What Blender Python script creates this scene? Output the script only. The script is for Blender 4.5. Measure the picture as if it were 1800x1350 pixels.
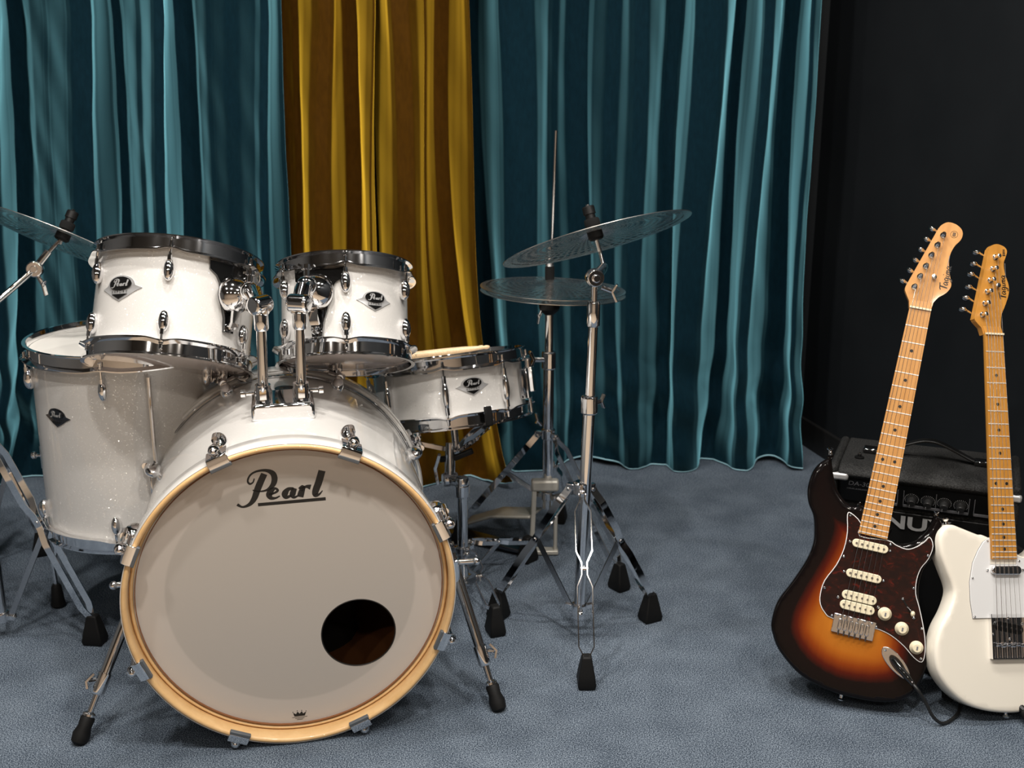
import bpy, bmesh, math, random
from mathutils import Vector as V, Matrix as MX, geometry
PI = math.pi
R = math.radians
random.seed(7)
scene = bpy.context.scene
COL = scene.collection
for o in list(bpy.data.objects):
    bpy.data.objects.remove(o)

# ------------------------------------------------------------------ camera, light, exposure
cam = bpy.data.cameras.new('camera')
cam.sensor_width = 36.0
cam.lens = 1950.0 / 1800.0 * 36.0
cam.clip_start = 0.05
cam.dof.use_dof = True
cam.dof.focus_distance = 2.05
cam.dof.aperture_fstop = 5.6
camo = bpy.data.objects.new('camera', cam)
camo.location = (0, 0, 1.17)
camo.rotation_euler = (R(75), 0, 0)
COL.objects.link(camo)
scene.camera = camo

vs = scene.view_settings
vs.view_transform = 'Standard'
vs.look = 'None'
vs.gamma = 1
vs.use_curve_mapping = False
vs.exposure = -0.05

world = bpy.data.worlds.new('world')
world.use_nodes = True
world.node_tree.nodes['Background'].inputs[0].default_value = (0.55, 0.52, 0.5, 1)
world.node_tree.nodes['Background'].inputs[1].default_value = 0.02
scene.world = world

CEIL = 2.75
# round downlights of the ceiling: x, y, watts, colour
WARM, NEUTRAL = (1, .90, .79), (1, .95, .89)
LAMPS = [(-1.5, -1.3, 12, WARM), (-.45, -1.3, 12, WARM), (.6, -1.3, 12, WARM), (1.5, -1.3, 12, WARM),
         (-1.3, .75, 21, NEUTRAL), (-.45, .75, 29, NEUTRAL), (.45, .75, 30, NEUTRAL), (1.3, .75, 21, NEUTRAL),
         (-1.3, 1.9, 18, NEUTRAL), (-.40, 1.9, 28, NEUTRAL), (.45, 1.9, 20, NEUTRAL), (1.05, 1.9, 9, NEUTRAL)]
for lx, ly, w, c in LAMPS:
    l = bpy.data.lights.new('downlight', 'AREA')
    l.shape = 'DISK'
    l.size = 0.13
    l.energy = w
    l.color = c
    lo = bpy.data.objects.new('downlight', l)
    lo.location = (lx, ly, CEIL - 0.03)
    COL.objects.link(lo)


# ------------------------------------------------------------------ materials
def mat(name, col, rough=.5, metal=0., coat=0., spec=.5, sheen=0., alpha=1., trans=0.):
    m = bpy.data.materials.new(name)
    m.use_nodes = True
    b = m.node_tree.nodes['Principled BSDF']
    b.inputs['Base Color'].default_value = (*col, 1)
    b.inputs['Roughness'].default_value = rough
    b.inputs['Metallic'].default_value = metal
    b.inputs['Coat Weight'].default_value = coat
    b.inputs['Coat Roughness'].default_value = .04
    b.inputs['Specular IOR Level'].default_value = spec
    b.inputs['Sheen Weight'].default_value = sheen
    b.inputs['Alpha'].default_value = alpha
    b.inputs['Transmission Weight'].default_value = trans
    return m


class N:
    """small node helper"""
    def __init__(self, m):
        self.t = m.node_tree
        self.b = self.t.nodes['Principled BSDF']

    def new(self, typ, ins=None, **kw):
        n = self.t.nodes.new(typ)
        for k, v in kw.items():
            setattr(n, k, v)
        for k, v in (ins or {}).items():
            self.put(n.inputs[k], v)
        return n

    def put(self, sock, v):
        if hasattr(v, 'outputs'):
            self.t.links.new(v.outputs[0], sock)
        elif hasattr(v, 'is_linked'):
            self.t.links.new(v, sock)
        else:
            sock.default_value = v

    def math(self, op, a, b=0., c=0.):
        n = self.t.nodes.new('ShaderNodeMath')
        n.operation = op
        self.put(n.inputs[0], a)
        self.put(n.inputs[1], b)
        self.put(n.inputs[2], c)
        return n.outputs[0]

    def ramp(self, fac, stops):
        n = self.t.nodes.new('ShaderNodeValToRGB')
        e = n.color_ramp.elements
        while len(e) < len(stops):
            e.new(.5)
        for i, (p, c) in enumerate(stops):
            e[i].position = p
            e[i].color = (*c, 1)
        self.put(n.inputs[0], fac)
        return n.outputs[0]

    def obj(self, scale=(1, 1, 1)):
        tc = self.t.nodes.new('ShaderNodeTexCoord')
        mp = self.t.nodes.new('ShaderNodeMapping')
        mp.inputs['Scale'].default_value = scale
        self.t.links.new(tc.outputs['Object'], mp.inputs[0])
        return mp.outputs[0]

    def base(self, v):
        self.put(self.b.inputs['Base Color'], v)

    def bump(self, h, s, d=.001):
        n = self.new('ShaderNodeBump', {'Height': h, 'Strength': s, 'Distance': d})
        self.t.links.new(n.outputs[0], self.b.inputs['Normal'])


M = {}
M['chrome'] = mat('chrome', (.86, .86, .87), .06, 1)
M['leg_chrome'] = mat('leg_chrome', (.80, .80, .81), .15, 1)
M['brushed'] = mat('brushed_alloy', (.46, .44, .39), .4, .35)
M['steel'] = mat('steel', (.55, .55, .56), .22, 1)
M['dark_steel'] = mat('dark_steel', (.16, .16, .17), .25, 1)
M['rubber'] = mat('rubber', (.006, .006, .006), .6, spec=.2)
M['black'] = mat('black_plastic', (.005, .005, .005), .4, spec=.3)
M['black_gloss'] = mat('black_gloss', (.004, .004, .004), .08, coat=1)
M['felt'] = mat('felt', (.008, .008, .008), .95, spec=.1)
M['ink'] = mat('ink', (.008, .008, .008), .45)
M['grey_pad'] = mat('grey_pad', (.09, .10, .11), .45)
M['silver'] = mat('silver', (.48, .48, .48), .3, .45)
M['cream'] = mat('cream', (.74, .66, .47), .35)
M['pearl_white'] = mat('white_plate', (.72, .72, .72), .18, coat=.6)
M['ivory_lacquer'] = mat('ivory_lacquer', (.80, .75, .65), .22, coat=.8)
M['cable'] = mat('cable', (.01, .01, .01), .45)
M['fretwire'] = mat('fretwire', (.88, .87, .84), .35, .5)
M['print_grey'] = mat('print_grey', (.16, .16, .17), .5)
M['knob_cap'] = mat('knob_cap', (.02, .02, .02), .3)
M['clear_head'] = mat('clear_head', (.62, .54, .50), .12, coat=.5)
M['white_head'] = mat('coated_head', (.62, .60, .56), .35)
M['inside_wood'] = mat('shell_inside', (.22, .085, .03), .45)
M['pillow'] = mat('black_cloth', (.004, .004, .004), .95)
M['stick'] = mat('hickory', (.72, .50, .28), .4)


def wrap_mat(name, base):
    m = mat(name, base, .30, coat=1)
    n = N(m)
    co = n.obj()
    ns = n.new('ShaderNodeTexNoise', {'Vector': co, 'Scale': 420., 'Detail': 2.})
    n.base(n.ramp(ns.outputs[0], [(.35, tuple(c * .97 for c in base)), (.65, base)]))
    # metal flakes in the film, every one tilted its own way: an extra glossy lobe on few small cells
    v = n.new('ShaderNodeTexVoronoi', {'Vector': co, 'Scale': 430.})
    on = n.math('MULTIPLY', n.math('GREATER_THAN', v.outputs['Color'], .72), n.math('LESS_THAN', v.outputs['Distance'], .5))
    geo = n.new('ShaderNodeNewGeometry')
    sub = n.new('ShaderNodeVectorMath', {0: v.outputs['Color'], 1: (.62, .62, .62)}, operation='SUBTRACT')
    sc = n.new('ShaderNodeVectorMath', {0: sub.outputs[0]}, operation='SCALE')
    sc.inputs['Scale'].default_value = 1.1
    ad = n.new('ShaderNodeVectorMath', {0: geo.outputs['Normal'], 1: sc.outputs[0]}, operation='ADD')
    nm = n.new('ShaderNodeVectorMath', {0: ad.outputs[0]}, operation='NORMALIZE')
    gcol = n.ramp(on, [(0., (0, 0, 0)), (1., (.34, .33, .31))])
    gl = n.new('ShaderNodeBsdfGlossy', {'Color': gcol, 'Roughness': .14, 'Normal': nm.outputs[0]})
    mx = n.new('ShaderNodeAddShader')
    n.t.links.new(n.b.outputs[0], mx.inputs[0])
    n.t.links.new(gl.outputs[0], mx.inputs[1])
    n.t.links.new(mx.outputs[0], n.t.nodes['Material Output'].inputs[0])
    return m


M['wrap'] = wrap_mat('white_sparkle_wrap', (.62, .605, .58))


def wood_mat(name, c0, c1, scale=(60, 60, 6), rough=.3, coat=.5):
    m = mat(name, c0, rough, coat=coat)
    n = N(m)
    ns = n.new('ShaderNodeTexNoise', {'Vector': n.obj(scale), 'Scale': 1., 'Detail': 4., 'Roughness': .6})
    n.base(n.ramp(ns.outputs[0], [(.3, c0), (.7, c1)]))
    return m


M['maple'] = wood_mat('maple', (.46, .21, .055), (.58, .29, .09))
M['maple_dark'] = wood_mat('amber_maple', (.44, .19, .03), (.56, .26, .05))
M['hoop_wood'] = wood_mat('hoop_wood', (.66, .40, .17), (.76, .50, .24), (30, 30, 30), .35, .4)
M['stick'] = wood_mat('hickory', (.68, .47, .27), (.80, .60, .38), (10, 200, 200), .45, 0)

# bass drum head: coated film with a muffling ring glued behind its rim
m = mat('bass_head', (.6, .57, .53), .38)
n = N(m)
sx = n.new('ShaderNodeSeparateXYZ', {0: n.obj()})
rr = n.math('SQRT', n.math('ADD', n.math('MULTIPLY', sx.outputs[0], sx.outputs[0]), n.math('MULTIPLY', sx.outputs[2], sx.outputs[2])))
n.base(n.ramp(n.math('MULTIPLY', rr, 3.), [(.655, (.47, .43, .385)), (.668, (.55, .50, .45)), (.80, (.55, .50, .45)), (.84, (.58, .53, .47))]))
M['bass_head'] = m

# perforated low-volume cymbal: rows of round holes on log spirals
def perforated(name, count, rmax):
    m = mat(name, (.92, .91, .89), .25, 1)
    n = N(m)
    sx = n.new('ShaderNodeSeparateXYZ', {0: n.obj()})
    X, Y = sx.outputs[0], sx.outputs[1]
    rr = n.math('SQRT', n.math('ADD', n.math('MULTIPLY', X, X), n.math('MULTIPLY', Y, Y)))
    k = count / (2 * PI)
    vv = n.math('MULTIPLY', n.math('LOGARITHM', n.math('MULTIPLY', rr, 100.), math.e), k * .8)
    uu = n.math('ADD', n.math('MULTIPLY', n.math('ARCTAN2', Y, X), k), n.math('MULTIPLY', vv, .22))
    fu = n.math('SUBTRACT', n.math('FRACT', uu), .5)
    fv = n.math('SUBTRACT', n.math('FRACT', vv), .5)
    dd = n.math('ADD', n.math('MULTIPLY', fu, fu), n.math('MULTIPLY', fv, fv))
    hole = n.math('MULTIPLY', n.math('LESS_THAN', dd, .14), n.math('LESS_THAN', rr, rmax))
    hole = n.math('MULTIPLY', hole, n.math('GREATER_THAN', rr, .024))
    n.put(n.b.inputs['Alpha'], n.math('SUBTRACT', 1., hole))
    return m


M['perforated'] = perforated('perforated_metal', 60, .187)
M['perforated_small'] = perforated('perforated_metal_small', 52, .164)

# sunburst lacquer: colour follows the painted distance from the rim
m = mat('sunburst', (.5, .2, .03), .14, coat=.3, spec=.1)
n = N(m)
at = n.new('ShaderNodeAttribute', attribute_name='burst')
gr = n.new('ShaderNodeTexNoise', {'Vector': n.obj((90, 90, 5)), 'Scale': 1., 'Detail': 4.})
fac = n.math('ADD', at.outputs['Fac'], n.math('MULTIPLY', n.math('SUBTRACT', gr.outputs[0], .5), .06))
n.base(n.ramp(fac, [(.0, (.004, .003, .003)), (.30, (.006, .003, .003)), (.46, (.070, .007, .003)), (.63, (.20, .034, .004)),
                    (.84, (.35, .098, .009)), (1., (.42, .145, .015))]))
M['sunburst'] = m

# tortoise pickguard
m = mat('tortoise', (.06, .008, .006), .12, coat=.5, spec=.2)
n = N(m)
ns = n.new('ShaderNodeTexNoise', {'Vector': n.obj((55, 55, 80)), 'Scale': 1., 'Detail': 3., 'Distortion': 1.5})
n.base(n.ramp(ns.outputs[0], [(.40, (.010, .004, .004)), (.62, (.022, .005, .004)), (.76, (.10, .009, .006))]))
M['tortoise'] = m

# carpet
m = mat('carpet', (.07, .09, .125), .95, spec=.1)
n = N(m)
co = n.obj()
n1 = n.new('ShaderNodeTexNoise', {'Vector': co, 'Scale': 430., 'Detail': 2., 'Roughness': .7})
n2 = n.new('ShaderNodeTexNoise', {'Vector': co, 'Scale': 9., 'Detail': 3.})
fac = n.math('ADD', n.math('MULTIPLY', n1.outputs[0], .9), n.math('MULTIPLY', n2.outputs[0], .1))
n.base(n.ramp(fac, [(.40, (.016, .023, .034)), (.50, (.066, .085, .113)), (.60, (.21, .25, .295))]))
n.bump(n1.outputs[0], .3, .002)
M['carpet'] = m


def velvet(name, col, tint, gain, rough):
    m = mat(name, col, .8, spec=.05)
    n = N(m)
    ns = n.new('ShaderNodeTexNoise', {'Vector': n.obj((120, 120, 40)), 'Scale': 1., 'Detail': 3.})
    n.base(n.ramp(ns.outputs[0], [(.3, tuple(c * .85 for c in col)), (.7, tuple(c * 1.15 for c in col))]))
    n.bump(ns.outputs[0], .12, .002)
    # the pile: a second microfibre lobe, bright where it is seen edge-on
    sh = n.new('ShaderNodeBsdfSheen', {'Color': (*[c * gain for c in tint], 1), 'Roughness': rough})
    ad = n.new('ShaderNodeAddShader')
    n.t.links.new(n.b.outputs[0], ad.inputs[0])
    n.t.links.new(sh.outputs[0], ad.inputs[1])
    n.t.links.new(ad.outputs[0], n.t.nodes['Material Output'].inputs[0])
    return m


M['teal'] = velvet('teal_velvet', (.002, .013, .021), (.27, .71, .85), .92, .36)
M['gold'] = velvet('mustard_velvet', (.045, .018, .0008), (1., .62, .05), .95, .36)
M['hem'] = mat('pale_blue_hem', (.30, .52, .60), .8)

m = mat('dark_wall', (.017, .019, .021), .6)
n = N(m)
ns = n.new('ShaderNodeTexNoise', {'Vector': n.obj(), 'Scale': 3., 'Detail': 4.})
n.base(n.ramp(ns.outputs[0], [(.3, (.0075, .0092, .011)), (.7, (.011, .013, .015))]))
M['dark_wall'] = m
n.b.inputs['Specular IOR Level'].default_value = .15
M['pale_boards'] = wood_mat('pale_boards', (.36, .28, .205), (.45, .36, .27), (14, .8, 1), .35, .2)
M['black_trim'] = mat('black_trim', (.008, .008, .008), .5)
M['beige_wall'] = mat('beige_wall', (.50, .40, .31), .8)
M['side_wall'] = mat('grey_wall', (.10, .10, .10), .8)
M['ceiling'] = mat('ceiling_paint', (.07, .07, .07), .8)
m = mat('tolex', (.03, .03, .03), .6, spec=.2)
n = N(m)
ns = n.new('ShaderNodeTexNoise', {'Vector': n.obj(), 'Scale': 330., 'Detail': 2.})
n.base(n.ramp(ns.outputs[0], [(.4, (.009, .009, .009)), (.8, (.036, .036, .035))]))
n.bump(ns.outputs[0], .8, .002)
M['tolex'] = m


# ------------------------------------------------------------------ mesh builder
def basis(d, up=V((0, 0, 1))):
    d = V(d).normalized()
    if abs(d.dot(up)) > .98:
        up = V((1, 0, 0))
    x = up.cross(d).normalized()
    return x, d.cross(x).normalized(), d


def frame(o, d, up=V((0, 0, 1))):
    """matrix with origin o, local Z along d"""
    x, y, z = basis(d, up)
    return MX(((x.x, y.x, z.x, o[0]), (x.y, y.y, z.y, o[1]), (x.z, y.z, z.z, o[2]), (0, 0, 0, 1)))


class MB:
    def __init__(self):
        self.v, self.f = [], []

    def add(self, vs, fs, T=None):
        k = len(self.v)
        for p in vs:
            p = V(p)
            self.v.append(tuple(T @ p) if T is not None else tuple(p))
        self.f += [tuple(i + k for i in f) for f in fs]
        return self

    def box(self, c, s, T=None):
        x, y, z = c
        a, b, d = s[0] / 2, s[1] / 2, s[2] / 2
        vs = [(x + i * a, y + j * b, z + k * d) for k in (-1, 1) for j in (-1, 1) for i in (-1, 1)]
        return self.add(vs, [(0, 2, 3, 1), (4, 5, 7, 6), (0, 1, 5, 4), (2, 6, 7, 3), (0, 4, 6, 2), (1, 3, 7, 5)], T)

    def lathe(self, prof, n=32, T=None, closed=False):
        vs, fs = [], []
        m = len(prof)
        for i in range(n):
            a = 2 * PI * i / n
            c, s = math.cos(a), math.sin(a)
            vs += [(r * c, r * s, z) for r, z in prof]
        for i in range(n):
            j = (i + 1) % n
            for k in range(m if closed else m - 1):
                l = (k + 1) % m
                fs.append((i * m + k, j * m + k, j * m + l, i * m + l))
        if not closed:
            if prof[0][0] > 1e-6:
                fs.append(tuple(i * m for i in reversed(range(n))))
            if prof[-1][0] > 1e-6:
                fs.append(tuple(i * m + m - 1 for i in range(n)))
        return self.add(vs, fs, T)

    def cyl(self, p, q, r, n=14, r2=None):
        p, q = V(p), V(q)
        L = (q - p).length
        return self.lathe([(r, 0), (r if r2 is None else r2, L)], n, frame(p, q - p))

    def ball(self, c, r, n=14, s=(1, 1, 1), T=None):
        k = max(6, n // 2)
        pr = [(max(r * math.sin(PI * i / k), 1e-7), -r * math.cos(PI * i / k)) for i in range(k + 1)]
        pr[0] = (0, -r)
        pr[-1] = (0, r)
        S = MX.Translation(c) @ MX.Diagonal((*s, 1))
        return self.lathe(pr, n, S if T is None else T @ S)

    def tube(self, pts, r, n=10, closed=False):
        pts = [V(p) for p in pts]
        m = len(pts)
        rs = r if isinstance(r, (list, tuple)) else [r] * m
        x = None
        rings = []
        for i, p in enumerate(pts):
            a = pts[(i - 1) % m] if (i or closed) else p
            b = pts[(i + 1) % m] if (i < m - 1 or closed) else p
            t = (b - a).normalized()
            if x is None:
                x = basis(t)[0]
            else:
                x = (x - t * x.dot(t)).normalized()
            y = t.cross(x)
            rings.append([p + (x * math.cos(2 * PI * k / n) + y * math.sin(2 * PI * k / n)) * rs[i] for k in range(n)])
        vs = [q for g in rings for q in g]
        fs = []
        for i in range(m if closed else m - 1):
            j = (i + 1) % m
            for k in range(n):
                l = (k + 1) % n
                fs.append((i * n + k, i * n + l, j * n + l, j * n + k))
        if not closed:
            fs.append(tuple(reversed(range(n))))
            fs.append(tuple((m - 1) * n + k for k in range(n)))
        return self.add(vs, fs)

    def strap(self, pts, wdir, w, th):
        """flat bar along pts, w wide along wdir, th thick"""
        pts = [V(p) for p in pts]
        m = len(pts)
        vs, fs = [], []
        for i, p in enumerate(pts):
            t = (pts[min(i + 1, m - 1)] - pts[max(i - 1, 0)]).normalized()
            a = (V(wdir) - t * V(wdir).dot(t)).normalized()
            b = t.cross(a)
            vs += [p + a * w / 2 + b * th / 2, p - a * w / 2 + b * th / 2, p - a * w / 2 - b * th / 2, p + a * w / 2 - b * th / 2]
        for i in range(m - 1):
            for k in range(4):
                l = (k + 1) % 4
                fs.append((i * 4 + k, i * 4 + l, i * 4 + 4 + l, i * 4 + 4 + k))
        fs += [(3, 2, 1, 0), (m * 4 - 4, m * 4 - 3, m * 4 - 2, m * 4 - 1)]
        return self.add(vs, fs)

    def prism(self, out, y0, y1, T=None):
        """closed outline in local x,z extruded from y0 to y1"""
        n = len(out)
        vs = [(x, y0, z) for x, z in out] + [(x, y1, z) for x, z in out]
        fs = [tuple(range(n)), tuple(reversed(range(n, 2 * n)))]
        fs += [(i, n + i, n + (i + 1) % n, (i + 1) % n) for i in range(n)]
        return self.add(vs, fs, T)

    def build(self, name, mt, parent=None, bevel=0., smooth=35, seg=2):
        me = bpy.data.meshes.new(name)
        me.from_pydata(self.v, [], self.f)
        bm = bmesh.new()
        bm.from_mesh(me)
        bmesh.ops.recalc_face_normals(bm, faces=bm.faces)
        bm.to_mesh(me)
        bm.free()
        me.shade_smooth()
        me.set_sharp_from_angle(angle=R(smooth))
        me.materials.append(M[mt] if isinstance(mt, str) else mt)
        o = bpy.data.objects.new(name, me)
        COL.objects.link(o)
        if parent is not None:
            o.parent = parent
        if bevel:
            b = o.modifiers.new('bevel', 'BEVEL')
            b.width = bevel
            b.segments = seg
            b.limit_method = 'ANGLE'
            b.angle_limit = R(40)
        return o


def thing(name, label, cat, T=None, group=None):
    o = bpy.data.objects.new(name, None)
    o.empty_display_size = .05
    COL.objects.link(o)
    if T is not None:
        o.matrix_world = T
    o['label'] = label
    o['category'] = cat
    if group:
        o['group'] = group
    return o


def tag(o, label, cat, group=None):
    o['label'] = label
    o['category'] = cat
    if group:
        o['group'] = group
    return o


def struct(o):
    o['kind'] = 'structure'
    return o


def catmull(pts, k=4, closed=True):
    n = len(pts)
    out = []
    for i in range(n if closed else n - 1):
        g = lambda j: V(pts[j % n]) if closed else V(pts[min(max(j, 0), n - 1)])
        p0, p1, p2, p3 = g(i - 1), g(i), g(i + 1), g(i + 2)
        for s in range(k):
            t = s / k
            out.append(.5 * ((2 * p1) + (p2 - p0) * t + (2 * p0 - 5 * p1 + 4 * p2 - p3) * t * t + (3 * p1 - p0 - 3 * p2 + p3) * t ** 3))
    if not closed:
        out.append(V(pts[-1]))
    return [tuple(p) for p in out]


def text_mesh(s, size, shear=0., align='CENTER', extrude=0., bold=0.):
    """flat text in the local x,y plane -> (verts, faces)"""
    cu = bpy.data.curves.new('lettering', 'FONT')
    cu.body = s
    cu.size = size
    cu.shear = shear
    cu.align_x = align
    cu.align_y = 'CENTER'
    cu.extrude = extrude
    cu.offset = bold
    cu.resolution_u = 3
    o = bpy.data.objects.new('lettering', cu)
    COL.objects.link(o)
    dg = bpy.context.evaluated_depsgraph_get()
    me = bpy.data.meshes.new_from_object(o.evaluated_get(dg))
    vs = [tuple(v.co) for v in me.vertices]
    fs = [tuple(p.vertices) for p in me.polygons]
    bpy.data.objects.remove(o)
    bpy.data.meshes.remove(me)
    return vs, fs


# script lettering drawn as pen strokes: x, z, pen width (metres at the bass drum's size, centred)
PEARL = {
 'P1': [(-.0352, .2341, .0089), (-.0415, .2213, .0093), (-.0481, .2067, .0093), (-.0548, .1896, .008), (-.0635, .1793, .0053), (-.0754, .1755, .0031), (-.0842, .1809, .0044)],
 'P2': [(-.0526, .2268, .0018), (-.0551, .22, .0022), (-.0608, .2174, .0031), (-.0638, .2237, .0027), (-.0585, .234, .0027), (-.0476, .2397, .0031), (-.0327, .2404, .0044), (-.0213, .2345, .0076), (-.0183, .2236, .0084), (-.0221, .2122, .0071), (-.0322, .204, .0036), (-.0451, .2022, .0022), (-.0566, .2055, .0018)],
 'e': [(-.0295, .1954, 0.0032), (-.0197, .1974, 0.0032), (-.0141, .2017, 0.0037), (-.0182, .2058, 0.0037), (-.0248, .2025, 0.0079), (-.0289, .1949, 0.0090), (-.0262, .1885, 0.0058), (-.0181, .1879, 0.0032), (-.011, .1911, 0.0021)],
 'a1': [(.0133, .2031, 0.0037), (.0042, .2026, 0.0058), (-.0022, .1949, 0.0090), (-.0004, .1879, 0.0058), (.009, .1905, 0.0032)],
 'a2': [(.015, .2037, 0.0068), (.011, .1927, 0.0084), (.0131, .1869, 0.0047), (.0204, .1891, 0.0021)],
 'r1': [(.0219, .2025, 0.0021), (.0291, .205, 0.0063), (.0258, .1939, 0.0090), (.0237, .1865, 0.0090)],
 'r2': [(.0266, .1974, 0.0026), (.0345, .205, 0.0042), (.0427, .2035, 0.0079)],
 'l': [(.0636, .2330, .0100), (.0572, .2125, .0102), (.0506, .1953, .0094), (.0503, .1880, .0066), (.0568, .189, .0034), (.063, .1956, .0013)],
 'u': [(-.0491, .1776, .0049), (.0678, .1797, .0049)]}
TAGIMA = [
 [(0.0, .82, .10), (.25, .95, .10), (.55, .98, .10), (.95, 1.05, .09)], [(.5, 1.0, .13), (.42, .5, .13), (.34, .02, .11)],
 [(1.05, .52, .07), (.85, .55, .08), (.72, .3, .10), (.80, .05, .08), (1.0, .25, .06), (1.1, .5, .09), (1.08, .1, .09), (1.2, .05, .06)],
 [(1.62, .52, .07), (1.42, .55, .08), (1.3, .3, .1), (1.4, .08, .08), (1.58, .25, .06), (1.68, .5, .09), (1.6, -.1, .09), (1.4, -.38, .07), (1.2, -.3, .06), (1.5, -.1, .05), (1.82, .12, .05)],
 [(1.95, .5, .09), (1.88, .15, .1), (1.98, .05, .07), (2.1, .15, .05)], [(2.02, .78, .1), (2.06, .84, .08)],
 [(2.2, .5, .08), (2.16, .05, .1)], [(2.18, .3, .06), (2.38, .52, .08), (2.44, .4, .09), (2.38, .05, .1)], [(2.42, .3, .06), (2.6, .52, .08), (2.68, .4, .09), (2.62, .1, .1), (2.72, .05, .06)],
 [(3.16, .52, .07), (2.98, .55, .08), (2.85, .3, .1), (2.93, .05, .08), (3.1, .25, .06), (3.2, .5, .09), (3.16, .1, .09), (3.3, .06, .06)]]


def ribbon(st, k=5):
    """one pen stroke -> 2d quads"""
    p = catmull([V(q) for q in st], k, closed=False) if len(st) > 2 else st
    n = len(p)
    vs, fs = [], []
    for i in range(n):
        a, b = V(p[max(i - 1, 0)]), V(p[min(i + 1, n - 1)])
        t = V((b[0] - a[0], b[1] - a[1]))
        t = t.normalized() if t.length > 1e-9 else V((1, 0))
        w = max(p[i][2], 1e-5) * .62
        vs += [(p[i][0] - t[1] * w, p[i][1] + t[0] * w), (p[i][0] + t[1] * w, p[i][1] - t[0] * w)]
    for i in range(n - 1):
        fs.append((2 * i, 2 * i + 1, 2 * i + 3, 2 * i + 2))
    return vs, fs


def strokes(sts, f, th, put):
    """strokes mapped by put(x, z, out) into a thin raised mesh"""
    mb = MB()
    for st in sts:
        vs, fs = ribbon(st)
        n = len(vs)
        top = [put(x * f[0] + f[1], z * f[0] + f[2], th) for x, z in vs]
        bot = [put(x * f[0] + f[1], z * f[0] + f[2], 0) for x, z in vs]
        ff = list(fs) + [tuple(i + n for i in reversed(q)) for q in fs]
        m = n // 2
        for i in range(m - 1):
            ff += [(2 * i, 2 * i + 2, n + 2 * i + 2, n + 2 * i), (2 * i + 1, n + 2 * i + 1, n + 2 * i + 3, 2 * i + 3)]
        ff += [(0, n, n + 1, 1), (n - 2, n - 1, 2 * n - 1, 2 * n - 2)]
        mb.add(top + bot, ff)
    return mb


# ------------------------------------------------------------------ the room
def slab(name, pts, z0, z1, mt):
    n = len(pts)
    mb = MB().add([(x, y, z0) for x, y in pts] + [(x, y, z1) for x, y in pts],
                  [tuple(reversed(range(n))), tuple(range(n, 2 * n))] + [(i, (i + 1) % n, n + (i + 1) % n, n + i) for i in range(n)])
    return struct(mb.build(name, mt))


XC, YB = 0.985, 3.62        # the corner of the dark side wall
WD = V((.218, -.976))       # side wall runs towards the camera and to the right
XE = XC + WD.x / -WD.y * (YB + 3.0)
RP = [(-3.2, -3.0), (XE, -3.0), (XC, YB), (-3.2, YB)]
YS = 1.25                   # the carpet ends here; pale boards run on behind the camera
XS = XC + WD.x / -WD.y * (YB - YS)
slab('floor', [(-3.2, YS), (XS, YS), (XC, YB), (-3.2, YB)], -.05, 0., 'carpet')
slab('floor', [(-3.2, -3.0), (XE, -3.0), (XS, YS), (-3.2, YS)], -.05, -.001, 'pale_boards')
slab('ceiling', RP, CEIL, CEIL + .05, 'ceiling')
slab('wall_back', [(-3.2, YB), (XC, YB), (XC + .1, YB + .08), (-3.2, YB + .08)], 0, CEIL, 'dark_wall')
slab('wall_right', [(XC, YB), (XE, -3.0), (XE + .08, -3.0), (XC + .1, YB + .08)], 0, CEIL, 'dark_wall')
slab('wall_left', [(-3.28, -3.0), (-3.2, -3.0), (-3.2, YB), (-3.28, YB)], 0, CEIL, 'side_wall')
slab('wall_front', [(-3.2, -3.08), (XE, -3.08), (XE, -3.0), (-3.2, -3.0)], 0, CEIL, 'beige_wall')
nx, ny = -.976, -.218       # inward normal of the side wall
e = 3.3
slab('baseboard_right', [(XC, YB), (XC + nx * .014, YB + ny * .014), (XC + WD.x * e + nx * .014, YB + WD.y * e + ny * .014), (XC + WD.x * e, YB + WD.y * e)], 0, .09, 'black_trim')
slab('baseboard_back', [(-3.2, YB - .014), (XC - .02, YB - .014), (XC - .02, YB), (-3.2, YB)], 0, .09, 'black_trim')


# ------------------------------------------------------------------ curtains
def pxx(px, v, Yc=3.25):
    k = Yc / (math.cos(R(15)) - (v - 675) / 1950 * math.sin(R(15)))
    return (px - 900) / 1950 * k


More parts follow.
